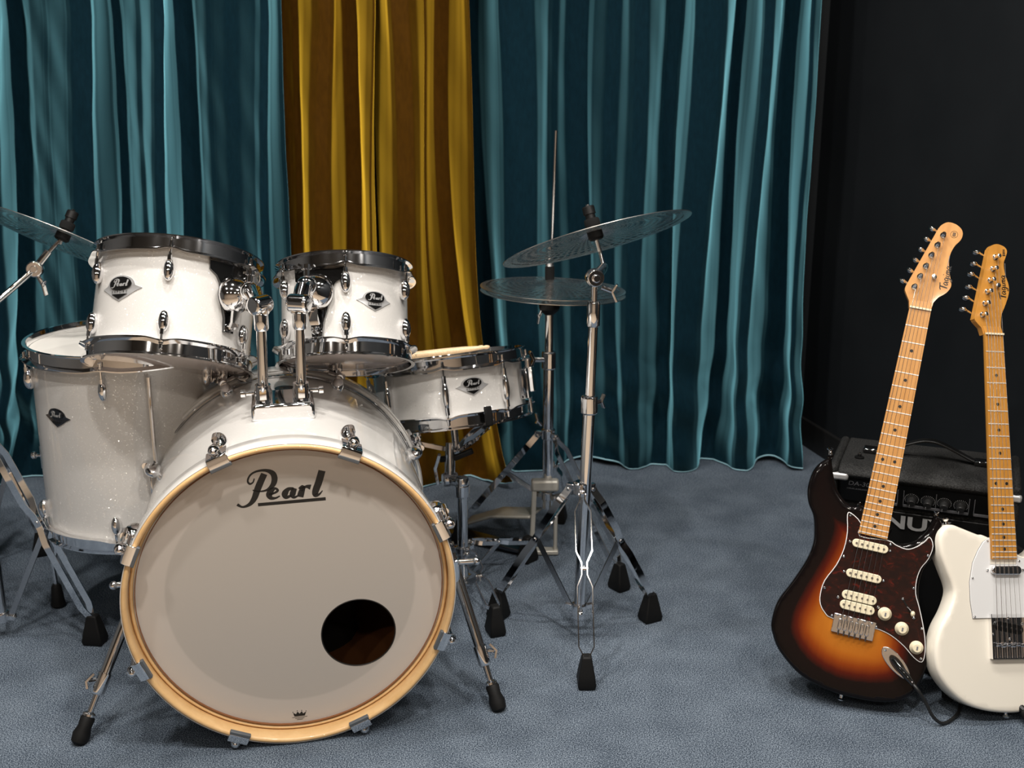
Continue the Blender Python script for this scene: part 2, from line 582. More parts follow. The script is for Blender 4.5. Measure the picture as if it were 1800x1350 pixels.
def curtain(name, ctrl, drift, Y0, amp, mt, label, seed, flare=.035, bend=1.):
    """ctrl: (image column near the top, level) across the panel; level 1 bulges into the room, 0 lies back;
    drift: how those columns wander down to the floor"""
    rnd = random.Random(seed)
    zt, nz = 2.6, 130
    nxs = 10
    ph = [rnd.uniform(0, 6.28) for _ in range(12)]

    def low_col(a):
        if a <= drift[0][0]:
            return a + drift[0][1] - drift[0][0]
        for (p, q), (u, v) in zip(drift, drift[1:]):
            if a <= u:
                return q + (v - q) * (a - p) / (u - p)
        return a + drift[-1][1] - drift[-1][0]
    cols = []
    for i in range(len(ctrl) - 1):
        a, b = ctrl[i], ctrl[i + 1]
        for k in range(nxs):
            t = k / nxs
            c = a[0] + (b[0] - a[0]) * t
            e = .85 * t + .15 * t * t * (3 - 2 * t)
            cols.append((c, a[1] + (b[1] - a[1]) * e))
    cols.append(ctrl[-1])
    cols = [(pxx(c, 60), pxx(low_col(c), 830), lv) for c, lv in cols]
    # soften the corners of the profile
    for _ in range(2):
        cols = [cols[0]] + [(p[0], p[1], .25 * o[2] + .5 * p[2] + .25 * q[2]) for o, p, q in zip(cols, cols[1:], cols[2:])] + [cols[-1]]
    vs, fs = [], []
    nc = len(cols)
    for k in range(nz + 1):
        z = .004 + zt * (k / nz) ** 1.5
        h = min(z / 1.35, 1.)
        low = math.exp(-z / .14)
        mid = math.exp(-((z - .22) / .22) ** 2)
        for c, (xt, xb, lv) in enumerate(cols):
            x = xt + (xb - xt) * (1 - h) ** bend
            am_ = amp * (1 - .6 * math.exp(-z / .11))
            y = Y0 - (lv - .5) * am_
            x -= (lv - .5) * am_ * x / Y0
            # slack that gathers towards the floor
            w = math.sin(x * 15 + z * 7 + ph[0]) * .5 + math.sin(x * 27 - z * 11 + ph[1]) * .5
            y -= flare * low * (.5 + .5 * w)
            y -= .032 * mid * math.sin(x * 24 + z * 19 + ph[3]) * math.sin(x * 9 - z * 13 + ph[10])
            y -= .0035 * math.sin(x * 60 + z * 22 + ph[4]) * math.sin(z * 8 + x * 9 + ph[5])
            xx = x + .007 * math.sin(z * 4.5 + lv * 3 + ph[6]) + .008 * low * math.sin(x * 29 + ph[7])
            up = max(0., math.sin(x * 11 + ph[8]) * .6 + math.sin(x * 23 + ph[9]) * .4) ** 1.5
            vs.append((xx, y, z + .020 * up * math.exp(-z / .06)))
    for k in range(nz):
        for c in range(nc - 1):
            fs.append((k * nc + c, k * nc + c + 1, (k + 1) * nc + c + 1, (k + 1) * nc + c))
    root = thing(name, label, 'curtain', MX.Translation((sum(c[1] for c in cols) / nc, Y0, 0)))
    off = root.matrix_world.translation
    mb = MB().add([V(v) - off for v in vs], fs)
    o = mb.build('drape', mt, root, smooth=180)
    so = o.modifiers.new('cloth_thickness', 'SOLIDIFY')
    so.thickness = .003
    so.offset = 0
    hem = MB().tube([V(vs[c]) - off + V((0, -.001, .0005)) for c in range(0, nc, 2)], .0024, 6)
    hem.build('hem', 'hem', root, smooth=80)
    return root


curtain('curtain', [(-330, .5), (-310, 0), (-290, 0), (-250, 1), (-225, 1), (-190, 0), (-165, 0), (-130, 1), (-105, 1), (-70, .1), (-45, .1), (-15, 1), (0, .9), (14, .25), (20, 0), (50, 0), (62, .3), (82, .52), (90, .58), (118, .95), (126, 1), (160, 1), (168, .75),
    (198, .15), (203, 0), (220, 0), (226, .15), (244, .52), (254, .58), (266, .95), (272, 1), (287, 1), (292, .7), (305, .2), (311, 0), (346, 0), (352, .15), (368, .38), (378, .42), (400, .58), (425, .66), (450, .88), (458, 1), (470, 1), (476, .85), (492, .5), (500, .42)],
    [(5, 22), (143, 172), (210, 228), (278, 298), (328, 346), (400, 412), (463, 476), (497, 512)],
    3.25, .22, 'teal', 'teal velvet curtain hanging behind the toms, left of the mustard one', 1, flare=.09)
curtain('curtain', [(490, .0), (504, .0), (512, .05), (518, .1), (530, .12), (538, .5), (548, .82), (560, .9), (578, .9), (586, .85), (594, .45), (604, .05), (612, 0), (632, 0), (638, .35), (646, .75), (655, 1.), (660, .7)],
    [(488, 492), (541, 538), (660, 662)], 3.26, .17, 'gold', 'mustard yellow velvet curtain panel behind the gap between the toms', 2)
curtain('curtain', [(660, .05), (666, .2), (674, .6), (682, .9), (690, 1.), (718, 1.), (730, .85), (741, .5), (745, .55), (756, .2), (764, .0), (790, 0), (798, .3), (806, .6), (816, .9), (824, 1.)],
    [(662, 668), (700, 735), (755, 812), (824, 905)], 3.24, .17, 'gold', 'mustard yellow velvet curtain panel behind the snare drum, hem on the carpet', 3, flare=.10, bend=3.)
curtain('curtain', [(760, .0), (790, .0), (815, .0), (826, .05), (840, .1), (850, .3), (866, .85), (874, 1.), (936, 1.), (948, .8), (962, .45), (972, .36), (984, .3), (998, .05), (1008, 0), (1042, 0), (1050, .2), (1070, .5), (1084, .55), (1096, .6), (1110, .9), (1122, 1), (1146, 1), (1160, .7), (1176, .35), (1184, .3),
    (1206, .3), (1214, .25), (1222, .7), (1230, .95), (1240, 1.), (1278, 1.), (1288, .95), (1296, .5), (1306, .02), (1312, 0), (1328, 0), (1336, .3), (1343, .5), (1352, .9), (1358, 1.), (1374, 1.), (1380, .7), (1390, .2), (1396, .1), (1424, .1), (1430, .3), (1440, .95), (1446, 1), (1456, .8)],
    [(760, 800), (893, 925), (1014, 1016), (1160, 1142), (1222, 1180), (1300, 1240), (1350, 1294), (1386, 1330), (1438, 1398), (1456, 1420)],
    3.375, .20, 'teal', 'teal velvet curtain hanging behind the cymbals, reaching to the dark corner', 4, flare=.045)


# ------------------------------------------------------------------ drum hardware
def arc_hoop(r, side, lugs, ph):
    """flanged steel hoop; side +1 top, -1 bottom; z measured from the bearing edge outwards"""
    prof = [(.002, .004), (.004, -.006), (.015, -.0095), (.0185, -.0095), (.0185, -.0070), (.0068, -.0020), (.0060, .012), (.0125, .0155), (.0125, .0178), (.0050, .0178), (.0035, .010)]
    n = lugs * 20
    mb = MB()
    vs, fs = [], []
    m = len(prof)
    for i in range(n):
        a = 2 * PI * i / n + ph
        d = ((i / n * lugs + .5) % 1) - .5
        g = math.exp(-(d / .11) ** 2)
        for k, (dr, z) in enumerate(prof):
            if 1 <= k <= 5:
                z -= .0055 * (1 - g)
            if k in (2, 3, 4):
                dr += .003 * g
            vs.append(((r + dr) * math.cos(a), (r + dr) * math.sin(a), side * z))
    for i in range(n):
        j = (i + 1) % n
        for k in range(m):
            l = (k + 1) % m
            fs.append((i * m + k, j * m + k, j * m + l, i * m + l))
    return mb.add(vs, fs)


def on_shell(r, a0, zc):
    """flat plan x (along the rim), z -> point on a shell of radius r around angle a0"""
    def put(x, z, out):
        a = a0 + x / r
        return ((r + out) * math.cos(a), (r + out) * math.sin(a), zc + z)
    return put


def badge(parent, r, ang, zc, k=1., dark=False):
    put = on_shell(r, ang, zc)
    w, h = .034 * k, .017 * k
    out = [(-w, .000), (-.024 * k, .0035 * k)]
    out += [(.0225 * k * math.cos(t), .005 * k + .0125 * k * math.sin(t)) for t in [PI - .15 - i * (PI - .3) / 14 for i in range(15)]]
    out += [(.024 * k, .0035 * k), (w, 0), (.024 * k, -.005 * k), (.012 * k, -.0125 * k), (0, -.0185 * k), (-.012 * k, -.0125 * k), (-.024 * k, -.005 * k)]
    n = len(out)
    mb = MB()
    mb.add([put(0, 0, .0022)] + [put(x, z, .0016) for x, z in out] + [put(x, z, 0) for x, z in out],
           [(0, 1 + i, 1 + (i + 1) % n) for i in range(n)] + [(1 + i, 1 + n + i, 1 + n + (i + 1) % n, 1 + (i + 1) % n) for i in range(n)])
    b = mb.build('badge', 'dark_steel' if dark else 'silver', parent)
    ov = [(.0185 * k * math.cos(i * PI / 14), .006 * k + .0095 * k * math.sin(i * PI / 14)) for i in range(28)]
    tri = [(-.013 * k, -.0085 * k), (.013 * k, -.0085 * k), (0, -.0155 * k)]
    for nm, pl in (('badge_oval', ov), ('badge_triangle', tri)):
        q = len(pl)
        cx, cz = sum(p[0] for p in pl) / q, sum(p[1] for p in pl) / q
        MB().add([put(cx, cz, .0034)] + [put(x, z, .0032) for x, z in pl] + [put(x, z, .001) for x, z in pl],
                 [(0, 1 + i, 1 + (i + 1) % q) for i in range(q)] + [(1 + i, 1 + q + i, 1 + q + (i + 1) % q, 1 + (i + 1) % q) for i in range(q)]).build(nm, 'black_gloss', b)
    f = .185 * k
    strokes([s for kk, s in PEARL.items() if kk != 'u'], (f, .0015 * k * 1.2, .006 * k - .207 * f), .0008,
            lambda x, z, o: put(x, z, .0035 + o)).build('badge_script', 'silver', b)
    vs_, fs_ = text_mesh('E X P O R T', .0052 * k)
    MB().add([put(x, y - .0057 * k, .0026) for x, y, z in vs_], fs_).build('badge_lettering', 'ink', b)
    return b


def lug_and_rod(parent, r, a, z, side, edge, long=False, L=.022, w=.0105):
    """bullet lug at height z, rod runs outwards to the hoop at edge"""
    T = MX.Rotation(a, 4, 'Z')
    lg = MB()
    lg.ball((r + .007, 0, z), 1., 16, (.0125, w, L), T)
    lg.lathe([(.0042, 0), (.0042, .010)], 10, T @ MX.Translation((r + .012, 0, z + side * L * .75)) @ MX.Rotation(0 if side > 0 else PI, 4, 'X'))
    lo = lg.build('lug', 'chrome', parent)
    rd = MB()
    p, q = T @ V((r + .0125, 0, z + side * L * .9)), T @ V((r + .0125, 0, edge))
    rd.cyl(p, q, .0027, 8)
    rd.lathe([(.0046, 0), (.0046, .005), (.0033, .0055), (.0033, .014), (.0015, .0155)], 10, T @ MX.Translation((r + .0125, 0, edge - side * .002)) @ MX.Rotation(0 if side > 0 else PI, 4, 'X'))
    rd.build('tension_rod', 'chrome', lo)


def drum(name, label, T, r, h, lugs, ph, lz_top, lz_bot, bang, bz, bk=1., badge_dark=False, bottom='clear_head'):
    t = thing(name, label, 'drum', T)
    MB().lathe([(r, -h / 2), (r, h / 2), (r - .006, h / 2), (r - .006, -h / 2)], 96, closed=True).build('shell', 'wrap', t)
    MB().lathe([(r + .002, h / 2 - .004), (r + .001, h / 2 + .002), (r - .008, h / 2 + .004), (0, h / 2 + .0045)], 64).build('batter_head', 'white_head', t)
    MB().lathe([(r + .002, -h / 2 + .004), (r + .001, -h / 2 - .002), (r - .008, -h / 2 - .004), (0, -h / 2 - .0045)], 64).build('resonant_head', bottom, t)
    e = h / 2
    for nm, s in (('hoop', 1), ('hoop', -1)):
        o = arc_hoop(r, s, lugs, ph)
        o.v = [(x, y, z + s * e) for x, y, z in o.v]
        o.build(nm, 'chrome', t, smooth=40)
    for i in range(lugs):
        a = ph + 2 * PI * i / lugs
        lug_and_rod(t, r, a, lz_top, 1, e - .006)
        lug_and_rod(t, r, a, lz_bot, -1, -e + .006)
    badge(t, r, bang, bz, bk, badge_dark)
    return t


def tilt(loc, back, roll, yaw=0.):
    """drum frame: leaned back by `back` degrees (top away from the camera), rolled to the right by `roll`"""
    return MX.Translation(loc) @ MX.Rotation(R(roll), 4, 'Y') @ MX.Rotation(R(-back), 4, 'X') @ MX.Rotation(R(yaw), 4, 'Z')


def tom_bracket(t, r, h, ang):
    """black suspension plate hugging the shell under the top hoop, with a small chrome key screw"""
    put = on_shell(r, ang, 0)
    z1 = h / 2 - .012
    out = [(-.052, z1), (.052, z1), (.050, z1 - .022), (.030, z1 - .040), (.022, z1 - .085), (.012, z1 - .112), (.010, z1 - .135), (-.010, z1 - .135), (-.012, z1 - .112), (-.022, z1 - .085), (-.030, z1 - .040), (-.050, z1 - .022)]
    mb = MB()
    rows = [(z1, .052), (z1 - .022, .050), (z1 - .032, .036), (z1 - .045, .028), (z1 - .085, .020), (z1 - .112, .012), (z1 - .138, .010)]
    nc = 9
    vs, fs = [], []
    for z, w in rows:
        for i in range(nc):
            x = -w + 2 * w * i / (nc - 1)
            vs.append(put(x, z, .0095 - .004 * abs(x / .05)))
    nb = len(vs)
    for z, w in rows:
        for i in range(nc):
            vs.append(put(-w + 2 * w * i / (nc - 1), z, .0008))
    m = len(rows)
    for j in range(m - 1):
        for i in range(nc - 1):
            a = j * nc + i
            fs += [(a, a + 1, a + nc + 1, a + nc), (nb + a, nb + a + nc, nb + a + nc + 1, nb + a + 1)]
        a = j * nc
        fs += [(a, a + nc, nb + a + nc, nb + a), (a + nc - 1, nb + a + nc - 1, nb + a + 2 * nc - 1, a + 2 * nc - 1)]
    for i in range(nc - 1):
        fs += [(i, nb + i, nb + i + 1, i + 1), ((m - 1) * nc + i, (m - 1) * nc + i + 1, nb + (m - 1) * nc + i + 1, nb + (m - 1) * nc + i)]
    b = mb.add(vs, fs).build('mount_plate', 'black_gloss', t)
    p = V(put(0, z1 - .126, .009))
    d = V((math.cos(ang), math.sin(ang), 0))
    MB().lathe([(.0085, 0), (.0095, .006), (.007, .011), (0, .012)], 16, frame(p, d)).build('key_screw', 'chrome', b)


# ------------------------------------------------------------------ bass drum
TB = MX.Translation((-.387, 1.796, .2935)) @ MX.Rotation(R(11.8), 4, 'Z') @ MX.Rotation(R(1.4), 4, 'X')
bd = thing('bass_drum', 'white sparkle bass drum with wooden front hoop lying on the carpet', 'drum', TB)
AX = MX.Rotation(R(-90), 4, 'X')       # lathe axis Z -> local +Y
DEPTH, RS = .51, .2794
MB().lathe([(RS, .045), (RS, .482), (RS - .008, .482), (RS - .008, .045)], 128, AX, closed=True).build('shell', 'wrap', bd)
MB().lathe([(RS - .0085, .03), (RS - .0085, .48), (RS - .0095, .48), (RS - .0095, .03)], 96, AX, closed=True).build('shell_lining', 'inside_wood', bd)


def hoop_ring(y0, y1, ri, ro, name, mt, bev=.002):
    b = bev
    return MB().lathe([(ri, y0 + b), (ri + b, y0), (ro - b, y0), (ro, y0 + b), (ro, y1 - b), (ro - b, y1), (ri + b, y1), (ri, y1 - b)], 160, AX, closed=True).build(name, mt, bd, smooth=50)


hoop_ring(0., .050, .2810, .2905, 'front_hoop', 'hoop_wood', .003)
hoop_ring(.0025, .050, .2900, .2920, 'front_hoop_wrap', 'wrap', .0015)
hoop_ring(.470, DEPTH, .2805, .2915, 'rear_hoop', 'wrap', .003)
hoop_ring(.470, DEPTH - .004, .2912, .2922, 'rear_hoop_wrap', 'wrap', .0004)
# metal rims of the heads
hoop_ring(.030, .048, .2735, .2808, 'front_head_rim', 'hoop_wood', .003)
hoop_ring(.476, .492, .2725, .2803, 'rear_head_rim', 'chrome', .003)
for y in (.462, .4665):
    MB().tube([(.2822 * math.cos(i * PI / 60), y, .2822 * math.sin(i * PI / 60)) for i in range(120)], .0022, 8, True).build('rear_rim_bead', 'chrome', bd)
# front head with the round port cut out
PC, PRD = (.1145, -.0960), .0675
bm = bmesh.new()
outer = [bm.verts.new((.2795 * math.cos(2 * PI * i / 128), .0355, .2795 * math.sin(2 * PI * i / 128))) for i in range(128)]
inner = [bm.verts.new((PC[0] + PRD * math.cos(2 * PI * i / 64), .0355, PC[1] + PRD * math.sin(2 * PI * i / 64))) for i in range(64)]
eds = [bm.edges.new((l[i], l[(i + 1) % len(l)])) for l in (outer, inner) for i in range(len(l))]
bmesh.ops.triangle_fill(bm, use_beauty=True, edges=eds)
bmesh.ops.recalc_face_normals(bm, faces=bm.faces)
me = bpy.data.meshes.new('front_head')
bm.to_mesh(me)
bm.free()
me.materials.append(M['bass_head'])
fh = bpy.data.objects.new('front_head', me)
COL.objects.link(fh)
fh.parent = bd
so = fh.modifiers.new('film', 'SOLIDIFY')
so.thickness = .0008
MB().tube([(PC[0] + PRD * math.cos(i * PI / 40), .0352, PC[1] + PRD * math.sin(i * PI / 40)) for i in range(80)], .0012, 6, True).build('port_edge', 'ink', fh)
strokes(PEARL.values(), (1., -.002, -.0065), .0003, lambda x, z, o: (x, .0349 - o, z)).build('head_script', 'ink', fh)
# little crown stamp low on the head
crown = MB()
cz = -.2530
crown.prism([(-.012, .0045), (-.0095, -.0035), (.0095, -.0035), (.012, .0045), (.0065, .001), (.004, .0062), (.0, .0015), (-.004, .0062), (-.0065, .001)], 0.0344, .0347,
            MX.Translation((0, 0, cz)))
for w, z in ((.028, -.0055), (.017, -.0082), (.011, -.0107)):
    crown.box((0, 0.0346, cz + z), (w, .0004, .0007))
for x, z in ((-.004, .0078), (.004, .0078), (.012, .0058), (-.012, .0058)):
    crown.ball((x, 0.0346, cz + z), .0009, 8, (1, .3, 1))
crown.build('head_stamp', 'ink', fh)
MB().lathe([(.2795, .486), (0, .486), (0, .487), (.2795, .487)], 64, AX).build('rear_head', 'white_head', bd)


def claw(parent, th, front):
    """hook over the hoop with its T rod, lug on the shell"""
    T = MX.Rotation(-th, 4, 'Y')            # local +X -> direction th in the x,z plane
    s = 1 if front else -1
    y0 = 0 if front else DEPTH
    Y = lambda d: y0 + s * d
    cl = MB()
    prof = [(.2815, -.0045), (.2905, -.0050), (.2985, -.0015), (.300, .006), (.3005, .034), (.296, .040), (.2935, .040), (.2935, .0005), (.2815, .0005)]
    out = [(x, d) for x, d in prof]
    n = len(out)
    w = .0185
    vs = [(x, Y(d), -w) for x, d in out] + [(x, Y(d), w) for x, d in out]
    fs = [tuple(range(n)), tuple(reversed(range(n, 2 * n)))] + [(i, n + i, n + (i + 1) % n, (i + 1) % n) for i in range(n)]
    cl.add(vs, fs, T)
    cl.box((.2905, Y(.0195), .016), (.002, .03, .003), T)
    co = cl.build('claw', 'chrome', parent, bevel=.0015)
    if front:
        MB().box((.2790, Y(-.0005), 0), (.006, .009, .038), T).build('claw_pad', 'grey_pad', co, bevel=.001)
    rod = MB()
    a, b = T @ V((.3065, Y(.004), 0)), T @ V((.3065, Y(.085), 0))
    rod.cyl(a, b, .0035, 10)
    rod.lathe([(.0075, 0), (.010, .004), (.010, .012), (.0065, .018), (.0065, .026)], 14, frame(T @ V((.3065, Y(.006), 0)), T.to_3x3() @ V((0, s, 0))))
    rod.ball((.3065, Y(.008), 0), .0075, 12, T=T)
    rod.build('claw_rod', 'chrome', co)
    lg = MB()
    lg.ball((RS + .010, Y(.098), 0), 1., 18, (.019, .026, .0135), T)
    lg.cyl(T @ V((.3065, Y(.068), 0)), T @ V((.3065, Y(.09), 0)), .007, 12)
    lg.build('lug', 'chrome', parent)


for i in range(8):
    a = R(22.5 + 45 * i)
    claw(bd, a, True)
    claw(bd, a, False)
# mount block for the two tom arms
blk = MB()
bo = [(-.058, .272), (.058, .272), (.058, .300), (.050, .306), (-.050, .306), (-.058, .300)]
blk.prism(bo, .185, .285)
bl = blk.build('tom_mount_block', 'chrome', bd, bevel=.006, seg=3)
for sx_ in (-1, 1):
    sk = MB()
    sk.lathe([(.0165, 0), (.0165, .022), (.0145, .026), (.0145, .034), (.0098, .034), (.0098, 0)], 24, MX.Translation((sx_ * .035, .225, .300)))
    sk.box((sx_ * .035, .205, .322), (.012, .016, .020))
    sk.lathe([(.0045, 0), (.0045, .014), (.007, .016), (.007, .024)], 12, MX.Translation((sx_ * .052, .225, .318)) @ MX.Rotation(R(90) * sx_, 4, 'Y'))
    sk.ball((sx_ * .035, .197, .338), .006, 10, (.7, .7, 2.0))
    sk.build('tom_socket', 'chrome', bl)
# vent badge on top of the shell
MB().lathe([(.020, 0), (.020, .002), (.006, .003), (0, .0005)], 24, MX.Translation((.004, .375, RS - .0005))).build('air_vent', 'dark_steel', bd)
TBi = TB.inverted()


def spur(top_w, foot_w, side):
    top, foot = TBi @ V(top_w), TBi @ V(foot_w)
    d = (foot - top).normalized()
    L = (foot - top).length
    s = MB()
    s.cyl(top, top + d * L * .60, .0105, 16)
    s.lathe([(.0135, 0), (.0135, .036), (.011, .040)], 16, frame(top + d * (L * .56), d))
    so_ = s.build('spur', 'chrome', bd)
    i2 = MB()
    i2.cyl(top + d * L * .58, foot - d * .040, .0062, 12)
    i2.lathe([(.007, 0), (.013, .004), (.013, .008), (.008, .012)], 16, frame(foot - d * .052, d))
    i2.build('spur_rod', 'chrome', so_)
    wn = MB()
    wp = top + d * (L * .60)
    sd = V((side, -.3, .1)).normalized()
    wn.cyl(wp, wp + sd * .026, .0042, 10)
    wn.strap([wp + sd * .022 - d * .014, wp + sd * .030, wp + sd * .022 + d * .014], (0, 1, 0), .010, .004)
    wn.build('wing_screw', 'chrome', so_)
    MB().lathe([(.010, 0), (.0135, .006), (.0125, .022), (.0165, .036), (.0145, .050), (.010, .054)], 18, frame(foot - d * .046, d)).build('rubber_tip', 'rubber', so_)
    # hinge bracket on the shell
    br = MB()
    c = top + V((-side * .012, 0, .004))
    br.box(c, (.036, .040, .050))
    br.lathe([(.0075, -.03), (.0075, .03)], 14, MX.Translation(c) @ MX.Rotation(R(90), 4, 'X'))
    hd = c + V((side * .012, -.03, .026))
    br.cyl(hd, hd + V((side * .034, -.006, .002)), .0055, 12)
    br.ball(hd + V((side * .036, -.006, .002)), .008, 10)
    br.build('spur_bracket', 'chrome', bd, bevel=.004)


spur((-.712, 1.935, .245), (-.797, 1.805, .008), -1)
spur((-.112, 2.03, .245), (-.026, 1.918, .008), 1)

# ------------------------------------------------------------------ toms and floor tom, snare
TL = tilt((-.673, 2.175, .734), 24.5, 3.1)
TR = tilt((-.340, 2.218, .718), 23.5, -2.3)
t12 = drum('rack_tom', 'larger white sparkle rack tom with chrome hoops, beside the tilted left cymbal', TL, .1524, .194, 6, R(-90 + 10), .048, -.050, R(-90 - 25), .012, 1.38)
tom_bracket(t12, .1524, .194, R(-90 + 56))
t10 = drum('rack_tom', 'smaller white sparkle rack tom with chrome hoops, in front of the mustard curtain', TR, .127, .168, 6, R(-90 + 10), .040, -.040, R(-90 + 36), .006, 1.10)
tom_bracket(t10, .127, .168, R(-90 - 14))
TF = MX.Translation((-.830, 2.352, .441))
ft = drum('floor_tom', 'tall white sparkle floor tom standing on the carpet left of the bass drum', TF, .2032, .386, 6, R(-90 + 3), .140, -.150, R(-90 - 30), .075, 1.1, True)
for i, (a, b) in enumerate(((-90 + 27, 0), (-90 - 93, 1), (147 - 90, 0))):
    T = MX.Rotation(R(a), 4, 'Z')
    bk = MB().box((.2032 + .010, 0, -.07), (.020, .030, .055), T)
    bk.lathe([(.004, 0), (.004, .014), (.009, .016), (.009, .024), (.005, .026)], 12, T @ MX.Translation((.2232, 0, -.07)) @ MX.Rotation(R(90), 4, 'Y'))
    bo_ = bk.build('leg_bracket', 'chrome', ft, bevel=.004)
    rr_ = .2032 + .014
    lg = MB().tube([T @ V((rr_, 0, .165)), T @ V((rr_, 0, -.30)), T @ V((rr_ + .012, 0, -.335)), T @ V((rr_ + .010, 0, -.375)), T @ V((rr_ + .010, 0, -.395))], .0048, 10).build('leg', 'chrome', ft)
    MB().lathe([(.008, 0), (.0115, .006), (.015, .040), (.017, .052), (.012, .056)], 12, T @ MX.Translation((rr_ + .010, 0, -.384)) @ MX.Rotation(PI, 4, 'X')).build('rubber_foot', 'rubber', lg)

TS = tilt((-.150, 2.56, .474), 11, -6.5)
sn = thing('snare_drum', 'white sparkle snare drum with long centre lugs, a drumstick on top', 'drum', TS)
r, h = .178, .128
MB().lathe([(r, -h / 2), (r, h / 2), (r - .006, h / 2), (r - .006, -h / 2)], 96, closed=True).build('shell', 'wrap', sn)
MB().lathe([(r + .002, h / 2 - .004), (r + .001, h / 2 + .002), (r - .008, h / 2 + .004), (0, h / 2 + .0045)], 64).build('batter_head', 'white_head', sn)
MB().lathe([(r + .002, -h / 2 + .004), (r + .001, -h / 2 - .002), (r - .008, -h / 2 - .004), (0, -h / 2 - .0045)], 64).build('resonant_head', 'clear_head', sn)
for s in (1, -1):
    o = arc_hoop(r, s, 8, R(-90 + 2))
    o.v = [(x, y, z + s * h / 2) for x, y, z in o.v]
    o.build('hoop', 'chrome', sn, smooth=40)
for i in range(8):
    a = R(-90 + 2 + 45 * i)
    T = MX.Rotation(a, 4, 'Z')
    lg = MB()
    lg.ball((r + .009, 0, -.004), 1., 16, (.013, .009, .036), T)
    lg.lathe([(.0048, -.048), (.0048, .040)], 10, T @ MX.Translation((r + .0125, 0, 0)))
    lo = lg.build('lug', 'chrome', sn)
    for s in (1, -1):
        rd = MB()
        rd.cyl(T @ V((r + .0125, 0, s * .036)), T @ V((r + .0125, 0, s * (h / 2 - .004))), .0027, 8)
        rd.lathe([(.0046, 0), (.0046, .005), (.0033, .0055), (.0033, .013), (.0012, .0145)], 10, T @ MX.Translation((r + .0125, 0, s * (h / 2 - .006))) @ MX.Rotation(0 if s > 0 else PI, 4, 'X'))
        rd.build('tension_rod', 'chrome', lo)
badge(sn, r, R(-90 + 22), .010, 1.15)
a = R(-90 + 74)
T = MX.Rotation(a, 4, 'Z')
to = MB()
to.box((r + .012, 0, -.005), (.020, .026, .070), T)
to.box((r + .030, 0, .004), (.010, .022, .058), T)
to.lathe([(.007, 0), (.007, .022), (.004, .024)], 12, T @ MX.Translation((r + .024, 0, .03)))
to.cyl(T @ V((r + .020, 0, -.04)), T @ V((r + .020, 0, -.075)), .004, 8)
to.build('strainer', 'chrome', sn, bevel=.003)

# drumsticks lying across the snare
def drumstick(p, q, label, mark):
    p, q = V(p), V(q)
    L = (q - p).length
    T = frame(p, q - p)
    t = thing('drumstick', label, 'drumstick', T, 'drumsticks on the snare')
    MB().lathe([(.002, 0), (.0062, .003), (.0072, .01), (.0072, L * .70), (.0060, L * .84), (.0036, L * .955)], 18).build('shaft', 'stick', t)
    MB().ball((0, 0, L - .008), 1., 14, (.0047, .0047, .0085)).build('tip', 'stick', t)
    if mark:
        Ti = T.inverted()
        cd = (Ti @ V((0, 0, 1.17)) - V((0, 0, L * .35)))
        ca = math.atan2(cd.y, cd.x)
        vs_, fs_ = text_mesh('NOVA', .0105)
        MB().add([((.00735) * math.cos(ca + y / .0072), .00735 * math.sin(ca + y / .0072), L * .36 + x) for x, y, z in vs_], fs_).build('lettering', 'ink', t)
        MB().add([((.00735) * math.cos(ca + y / .0072), .00735 * math.sin(ca + y / .0072), L * .29 + x) for x, y in ((-.016, -.0003), (.016, -.0003), (.016, .0003), (-.016, .0003))], [(0, 1, 2, 3)]).build('printed_line', 'ink', t)


drumstick(TS @ V((-.175, -.098, .0895)), TS @ V((.110, -.060, .0895)), 'pale wooden drumstick lying nearest on the snare drum, with black lettering', True)
drumstick(TS @ V((-.20, -.055, .0895)), TS @ V((.095, -.020, .0895)), 'second pale wooden drumstick behind the lettered one on the snare drum', False)

